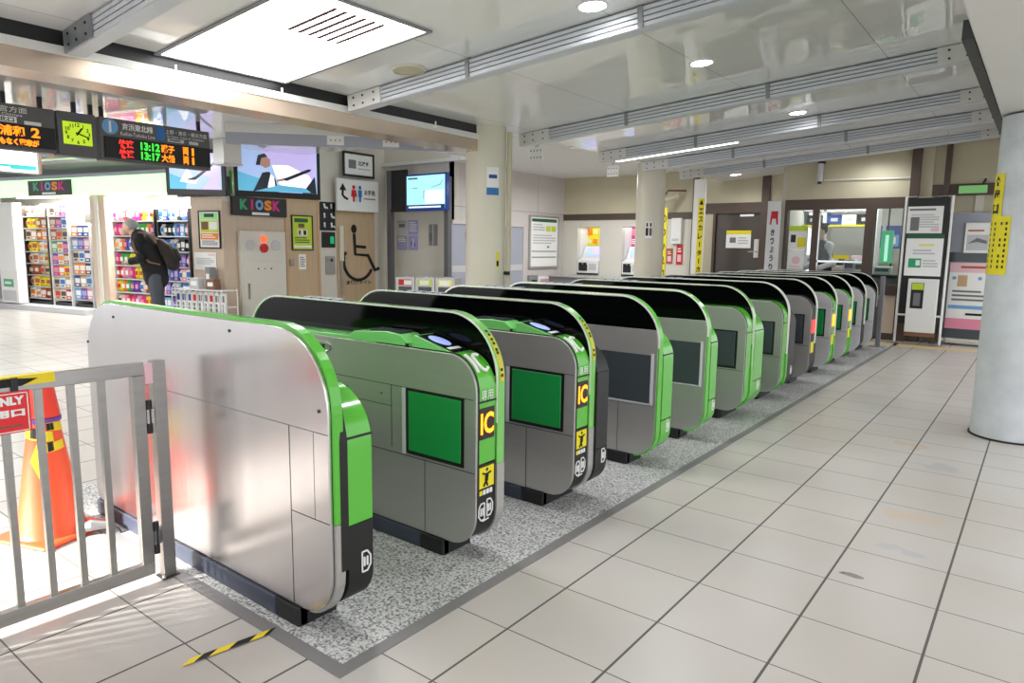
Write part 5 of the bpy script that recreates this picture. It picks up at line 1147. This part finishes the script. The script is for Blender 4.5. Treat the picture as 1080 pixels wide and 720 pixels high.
g = MB(); prints(g, w2, h2, -.121, [(.12, .45, .55, .93, 'dark'), (.14, .80, .53, .92, 'yellowgreen'), (.22, .5, .45, .74, 'inkgrey')]); g.build('picture', q)
MB().box(-w2/2-.0, w2/2, -.10, -.01, -.06, 0, 'rust').build('bracket', q)
a, c, zb, zt = W5.rect(999, 224, 1050, 356, .02)
d = struct(MB().box(a, 3.2, .06, .08, .08, zt, 'bluegrey').build('door_5', None, W5.o, 0))
g = MB(); g.box(a, 3.2, -.02, .06, .03, .10, 'chrome').box(a, 3.2, .02, .06, .1, .24, 'gatedark').box(a-.04, a, -.02, .08, .03, zt, 'dark').box(a, a+.8, .045, .06, W5.at(1015, 276)[1], W5.at(1015, 266)[1], 'gatedark'); g.build('door_frame', d)
q, w2, h2 = W5.thing('door_poster', 'white framed picture poster high on the grey shutter door', 'poster', (1018, 235, 1044, 266.5), .04); panel(q, 'sheet', w2, h2, .008, 'paper', [(.08, .08, .95, .6, 'lightgrey'), ('p', [(.1, .3), (.5, .5), (.9, .4), (.9, .3), (.5, .36)], 'inkgrey'), ('l', .1, .68, .9, .8, 1, 'brick')], ('lightgrey', .006))
q, w2, h2 = W5.thing('door_poster', 'large pink and white notice low on the grey shutter door', 'poster', (999, 277, 1046, 351), .04)
panel(q, 'sheet', w2, h2, .008, 'paper', [(0, .86, 1, 1, 'palepink'), ('l', .25, .9, .95, .97, 1, 'brick'), (.2, .66, .42, .82, 'tan'), ('c', .12, .78, .025, 'skyblue'), ('c', .7, .78, .025, 'skyblue'), (.04, .34, .95, .39, 'skyblue'), ('l', .1, .44, .9, .62, 3, 'inkgrey'), (.0, .02, 1, .2, 'pink'), ('l', .45, .23, .95, .3, 1, 'ink')])
q, w2, h2 = W5.thing('wall_lamp', 'small pale green wall light at the top right beside the grey column', 'light', (1012, 189, 1042, 204), .04); MB().box(-w2/2, w2/2, -.08, 0, 0, h2*.55, 'palegreen').build('body', q, bev=.01); MB().tube([(w2*.3, -.04, h2*.5), (w2*.42, -.04, h2)], .015, 'dark', 8).build('cable', q)
# column signs
def on_column(cx, cy, rad, a0, a1, z0, z1, m, mb, off=.004, n=8):
    vs = []
    for i in range(n+1):
        t = math.radians(a0+(a1-a0)*i/n)
        for z in (z0, z1): vs.append((cx+(rad+off)*math.cos(t), cy+(rad+off)*math.sin(t), z))
    mb.add(vs, [(2*i, 2*i+2, 2*i+3, 2*i+1) for i in range(n)], m)
cx, cy, R_ = -.10, 6.19, .25
g = MB(); on_column(cx, cy, R_, -172, -138, 1.60, 1.90, 'yellow', g); on_column(cx, cy, R_, -172, -120, 1.19, 1.60, 'yellow', g)
def colwarp(ang, z0):
    def f(a, b_):
        t = math.radians(ang)+a/R_; return (cx+(R_+.0055)*math.cos(t), cy+(R_+.0055)*math.sin(t), z0+b_)
    return f
g.text('**出', (0, 0, 0), .075, 'ink', w=.08, warp=colwarp(-155, 1.755)); g.text('**口', (0, 0, 0), .07, 'ink', w=.08, warp=colwarp(-155, 1.655))
f = colwarp(-155, 1.845); g.poly([f(-.035, 0), f(.035, 0), f(0, .04)], 'ink'); g.poly([f(-.012, -.03), f(.012, -.03), f(.012, 0), f(-.012, 0)], 'ink')
for k, ang in enumerate((-163, -149, -135, -126)):
    for i in range(9):
        f = colwarp(ang, 1.55-.038*i); g.poly([f(-.007, -.010), f(.007, -.010), f(.007, .010), f(-.007, .010)], 'ink') if rnd.random() < .9 else None
o = g.build('column_sign', fix=False); tag(o, 'yellow arrow sign with black characters wrapped on the pale grey column', 'sign')
cx, cy, R_ = -5.10, 6.10, .225
def cpx(px): return px
g = MB(); on_column(cx, cy, R_, -48, -12, 1.90, 2.20, 'white', g); on_column(cx, cy, R_, -48, -12, 1.90, 1.98, 'blue', g, .0055); on_column(cx, cy, R_, -42, -18, 2.08, 2.12, 'navy', g, .0055); o = g.build('column_notice', fix=False); tag(o, 'small blue and white notice on the left cream column', 'notice')
g = MB(); on_column(cx, cy, R_, -136, -126, 1.44, 1.50, 'red', g); o = g.build('column_label', fix=False); tag(o, 'tiny red label on the left edge of the left cream column', 'label')
g = MB(); on_column(cx, cy, R_, -18, -8, 1.10, 1.28, 'yellow', g); on_column(cx, cy, R_, -17, -9, 1.12, 1.18, 'ink', g, .0055); o = g.build('column_tag', fix=False); tag(o, 'small yellow and black tag on the right edge of the left cream column', 'label')
r = thing('column_pipe', 'slim cream pipe up the right side of the left cream column', 'pipe', (-4.86, 6.22, 0)); MB().tube([(0, 0, 0), (0, 0, 2.6)], .03, 'wallcream', 10).build('pipe', r); 
g = MB(); g.box(-.05, .05, -.04, -.03, 1.02, 1.06, 'dark'); g.tube([(-.03, -.04, 1.04), (-.09, -.10, 1.05)], .012, 'dark', 8); g.build('bracket', r)
cx, cy, R_ = -5.10, 10.2, .225
g = MB(); on_column(cx, cy, R_, -80, -52, 1.50, 1.76, 'white', g); on_column(cx, cy, R_, -78, -68, 1.54, 1.66, 'ink', g, .0055); on_column(cx, cy, R_, -64, -54, 1.54, 1.66, 'rust', g, .0055); on_column(cx, cy, R_, -76, -70, 1.68, 1.74, 'ink', g, .0055); on_column(cx, cy, R_, -62, -56, 1.68, 1.74, 'ink', g, .0055); o = g.build('column_notice', fix=False); tag(o, 'white notice with two dark figures on the middle cream column', 'notice')

# ------------------------------------------------------------------ people
def flesh(mb, name, parent, vox, smooth_it=6):
    o = mb.build(name, parent)
    md = o.modifiers.new('fuse', 'REMESH'); md.mode = 'VOXEL'; md.voxel_size = vox; md.use_smooth_shade = True
    s = o.modifiers.new('soften', 'SMOOTH'); s.factor = .5; s.iterations = smooth_it
    return o
def capsule(mb, pts, rs, m):
    mb.tube(pts, rs, m, 14)
    for p, r_ in zip(pts, rs): mb.ball(p, r_*.995, m, 14, 9)
def head(mb, c, tilt, s=1.0):
    """head that looks towards -x, tilted down by tilt; skull, jaw, nose, ears, lips"""
    def P(x, y, z):
        return (c[0]+s*(x*math.cos(tilt)+z*math.sin(tilt)*1), c[1]+s*y, c[2]+s*(z*math.cos(tilt)-(-x)*math.sin(tilt)))
    mb.ball(P(.01, 0, .02), (.098*s, .076*s, .105*s), 'skin', 18, 12); mb.ball(P(-.045, 0, -.05), (.058*s, .056*s, .07*s), 'skin', 16, 10)
    mb.tube([P(-.09, 0, .02), P(-.118, 0, -.018), P(-.095, 0, -.024)], [.010*s, .016*s, .012*s], 'skin', 8); mb.ball(P(-.098, 0, -.052), (.012*s, .026*s, .012*s), 'skin', 10, 6)
    for sgn in (-1, 1): mb.ball(P(.012, sgn*.078, -.005), (.02*s, .010*s, .033*s), 'skin', 10, 7); mb.ball(P(-.080, sgn*.034, .038), (.016*s, .022*s, .008*s), 'skin', 8, 5)
    return P
def hand(mb, c, d, up_, s=1.0, curl=.6, m='skin'):
    """palm, four curled fingers and a thumb; d points along the fingers"""
    d = Vector(d).normalized(); u = Vector(up_).normalized(); sd = d.cross(u).normalized(); c = Vector(c)
    mb.tube([c, c+d*.045*s, c+d*.085*s], [.024*s, .034*s, .032*s], m, 10)
    for i, ln in enumerate((.066, .074, .07, .055)):
        b0 = c+d*.08*s+sd*(.036-.024*i)*s; k1 = b0+(d*math.cos(curl*.5)-u*math.sin(curl*.5))*ln*.5*s; k2 = k1+(d*math.cos(curl*1.3)-u*math.sin(curl*1.3))*ln*.45*s
        mb.tube([b0, k1, k2], [.0105*s, .0095*s, .008*s], m, 8); mb.ball(k2, .008*s, m, 8, 6)
    t0 = c+d*.03*s+sd*.03*s; t1 = t0+(sd*.8+d*.6)*.035*s; t2 = t1+(d*.9-u*.3)*.032*s
    mb.tube([t0, t1, t2], [.014*s, .012*s, .009*s], m, 8); mb.ball(t2, .009*s, m, 8, 6)

# shopper at the kiosk, bending towards the shelves
fx_, _ = K.at(163, 300, -.55); PR = .95
r = thing('person', 'grey haired person in a black jacket leaning towards the kiosk snack shelves', 'person', K.w(fx_, -.55, 0), KR+.0)
r.rotation_euler = (0, 0, PR)
b_ = MB(); hd = (-.33, 0, 1.55); tilt = .38
capsule(b_, [(.03, 0, .92), (-.06, 0, 1.14), (-.15, 0, 1.32), (-.20, 0, 1.40)], [.135, .13, .14, .09], 'skin'); capsule(b_, [(-.20, 0, 1.40), (-.28, 0, 1.50)], [.062, .056], 'skin')
Pf = head(b_, hd, tilt)
for sgn in (-1, 1):
    capsule(b_, [(-.15, sgn*.17, 1.37), (-.13, sgn*.225, 1.08), (-.30, sgn*.13, 1.03)], [.052, .042, .030], 'skin'); hand(b_, (-.30, sgn*.13, 1.03), (-1, -sgn*.3, -.2), (0, 0, 1), 1.0)
    capsule(b_, [(.03, sgn*.09, .90), (.03, sgn*.10, .50), (.06, sgn*.10, .10)], [.085, .058, .04], 'skin')
flesh(b_, 'body', r, .009)
g = MB()
for sgn in (-1, 1):
    g.ball(Pf(-.083, sgn*.033, .018), (.010, .013, .007), 'paper', 10, 6); g.ball(Pf(-.090, sgn*.033, .018), (.005, .006, .006), 'ink', 8, 5)
g.build('eyes', r)
g = MB(); g.ball(Pf(.03, 0, .042), (.102, .086, .098), 'greyhair', 18, 12); g.ball(Pf(.06, 0, -.015), (.062, .078, .06), 'greyhair', 14, 9)
for sgn in (-1, 1): g.ball(Pf(.03, sgn*.055, .01), (.05, .03, .06), 'greyhair', 12, 8)
g.tube([Pf(-.075, -.05, .085), Pf(-.08, 0, .095), Pf(-.075, .05, .085)], .022, 'greyhair', 8); flesh(g, 'hair', r, .012, 3)
g = MB(); capsule(g, [(.035, 0, .76), (.01, 0, .95), (-.06, 0, 1.16), (-.13, 0, 1.33), (-.18, 0, 1.42)], [.185, .185, .185, .18, .12], 'jacket')
for sgn in (-1, 1): g.ball((.02, sgn*.08, .84), (.15, .12, .16), 'jacket'); capsule(g, [(-.15, sgn*.165, 1.385), (-.13, sgn*.23, 1.08), (-.28, sgn*.14, 1.03)], [.095, .078, .058], 'jacket')
g.tube([(-.17, 0, 1.40), (-.235, 0, 1.47)], [.10, .085], 'jacket', 14); flesh(g, 'jacket', r, .014, 5)
g = MB()
for sgn in (-1, 1): capsule(g, [(.035, sgn*.085, .80), (.035, sgn*.10, .48), (.06, sgn*.10, .085)], [.12, .085, .075], 'trousers')
g.ball((.03, 0, .80), (.14, .16, .12), 'trousers'); flesh(g, 'trousers', r, .014, 4)
for sgn in (-1, 1):
    g = MB(); capsule(g, [(.07, sgn*.10, .045), (-.10, sgn*.11, .035)], [.045, .034], 'shoe'); g.box(-.135, .12, sgn*.105-.04, sgn*.105+.04, 0, .02, 'shoe'); flesh(g, 'shoe', r, .008, 3)
bp_loc = K.w(fx_, -.55, 0); q = thing('backpack', 'dark brown backpack on the back of the grey haired person', 'backpack', bp_loc, PR)
g = MB(); cxb, czb, tb = .215, 1.14, -.42
def Q(a, y, c_): return (cxb+a*math.cos(tb)+c_*math.sin(tb)*1, y, czb-a*math.sin(tb)*-1*-1+c_*math.cos(tb))
pts = [Q(0, 0, -.19), Q(.02, 0, -.05), Q(.015, 0, .10), Q(-.01, 0, .21)]
for yy in (-.09, 0, .09): capsule(g, [(p[0], yy, p[2]) for p in pts], [.085, .10, .095, .06], 'pack')
flesh(g, 'pack_body', q, .014, 6)
g = MB(); 
for yy in (-.08, .08): capsule(g, [(Q(.10, 0, -.12)[0], yy*.7, Q(.10, 0, -.12)[2]), (Q(.11, 0, .02)[0], yy*.7, Q(.11, 0, .02)[2])], [.05, .05], 'pack')
flesh(g, 'front_pocket', q, .012, 4)
for sgn in (-1, 1):
    g = MB(); g.tube([(.09, sgn*.13, 1.32), (-.02, sgn*.175, 1.455), (-.14, sgn*.185, 1.475), (-.245, sgn*.165, 1.36), (-.21, sgn*.17, 1.20), (-.02, sgn*.185, 1.02), (.12, sgn*.14, .98)], .017, 'rust', 8); g.build('strap', q, smooth=True)

# attendant behind the office window
ax_, _ = W5.at(868, 260, .5); az = 0.0
r = thing('person', 'station attendant in white shirt, dark vest, cap and face mask behind the office window', 'person', W5.w(ax_, .5, 0), .8)
b_ = MB(); hd = (-.07, 0, 1.66)
capsule(b_, [(0, 0, .98), (0, 0, 1.2), (-.01, 0, 1.40)], [.13, .12, .13], 'skin'); capsule(b_, [(0, 0, 1.46), (-.04, 0, 1.56)], [.058, .055], 'skin'); Pf = head(b_, hd, .18)
for sgn in (-1, 1):
    capsule(b_, [(0, sgn*.19, 1.42), (.03, sgn*.24, 1.14), (-.20, sgn*.20, 1.05)], [.05, .042, .03], 'skin'); hand(b_, (-.20, sgn*.20, 1.05), (-1, 0, -.1), (0, 0, 1))
    capsule(b_, [(0, sgn*.09, .95), (0, sgn*.10, .5), (.02, sgn*.10, .1)], [.085, .06, .042], 'skin')
flesh(b_, 'body', r, .009)
g = MB(); capsule(g, [(0, 0, 1.0), (0, 0, 1.22), (-.005, 0, 1.38), (-.01, 0, 1.46)], [.135, .13, .135, .09], 'fabricwhite')
for sgn in (-1, 1): capsule(g, [(0, sgn*.175, 1.42), (.03, sgn*.24, 1.14), (-.17, sgn*.20, 1.06)], [.08, .066, .05], 'fabricwhite')
flesh(g, 'shirt', r, .012, 5)
g = MB(); capsule(g, [(-.01, 0, .99), (-.01, 0, 1.2), (-.015, 0, 1.37)], [.172, .168, .168], 'navy' if 0 else 'dark')
for sgn in (-1, 1): g.tube([(-.03, sgn*.09, 1.36), (-.01, sgn*.10, 1.47), (.05, sgn*.10, 1.44)], .05, 'dark', 10)
flesh(g, 'vest', r, .012, 4)
g = MB()
for sgn in (-1, 1): capsule(g, [(0, sgn*.085, .92), (0, sgn*.10, .5), (.02, sgn*.10, .08)], [.115, .085, .07], 'dark')
flesh(g, 'trousers', r, .014, 4)
for sgn in (-1, 1):
    g = MB(); capsule(g, [(.04, sgn*.10, .045), (-.12, sgn*.11, .035)], [.045, .034], 'shoe'); flesh(g, 'shoe', r, .009, 3)
g = MB(); g.ball(Pf(.025, 0, .03), (.098, .082, .098), 'ink', 16, 10); flesh(g, 'hair', r, .012, 3)
g = MB(); g.lathe([(.105, 0), (.105, .035), (.13, .06), (.125, .08), (.02, .09)], 'jacket', (hd[0]+.01, 0, hd[2]+.055), 24); g.prism([(hd[0]-.16, -.06), (hd[0]-.16, .06), (hd[0]-.08, .09), (hd[0]-.06, -.09)], hd[2]+.052, hd[2]+.06, 'black', axis='z'); g.build('cap', r, smooth=True)
g = MB(); g.ball(Pf(-.066, 0, -.045), (.066, .066, .055), 'white', 16, 10); g.build('face_mask', r, smooth=True)
g = MB()
for sgn in (-1, 1): g.ball(Pf(-.083, sgn*.033, .020), (.010, .013, .007), 'paper', 10, 6); g.ball(Pf(-.091, sgn*.033, .020), (.005, .006, .006), 'ink', 8, 5)
g.build('eyes', r)

# ------------------------------------------------------------------ light
wd = bpy.data.worlds.new('world'); S.world = wd; wd.use_nodes = True
wd.node_tree.nodes['Background'].inputs[0].default_value = (.96, .98, 1, 1)
wd.node_tree.nodes['Background'].inputs[1].default_value = LP_WORLD
def spot(name, loc, tgt, e, size, blend, soft, col):
    ld = bpy.data.lights.new(name, 'SPOT'); ld.energy = e; ld.spot_size = math.radians(size); ld.spot_blend = blend; ld.shadow_soft_size = soft; ld.color = col
    o = bpy.data.objects.new(name, ld); COL.objects.link(o); o.location = loc; o.rotation_euler = (Vector(tgt)-Vector(loc)).to_track_quat('-Z', 'Y').to_euler(); return o
spot('sun_shaft', (-4.9, -3.4, 2.35), (-3.25, .84, 0), LP_SUN, 14, .5, .3, (1, .97, .92))
# fill lights without fixtures, added to brighten the concourse
for x, y in ((-8.2, 1.0), (-8.2, 3.4), (-12, 3.2), (-6.8, 8.3), (-6.8, 11.2)):
    ld = bpy.data.lights.new('concourse_fill', 'AREA'); ld.size = .5; ld.energy = LP_CONC; lo = bpy.data.objects.new('concourse_fill', ld); COL.objects.link(lo); lo.location = (x, y, 2.6)
S.view_settings.view_transform = 'Standard'; S.view_settings.look = 'None'; S.view_settings.gamma = 1; S.view_settings.use_curve_mapping = False
S.view_settings.exposure = LP_EXP
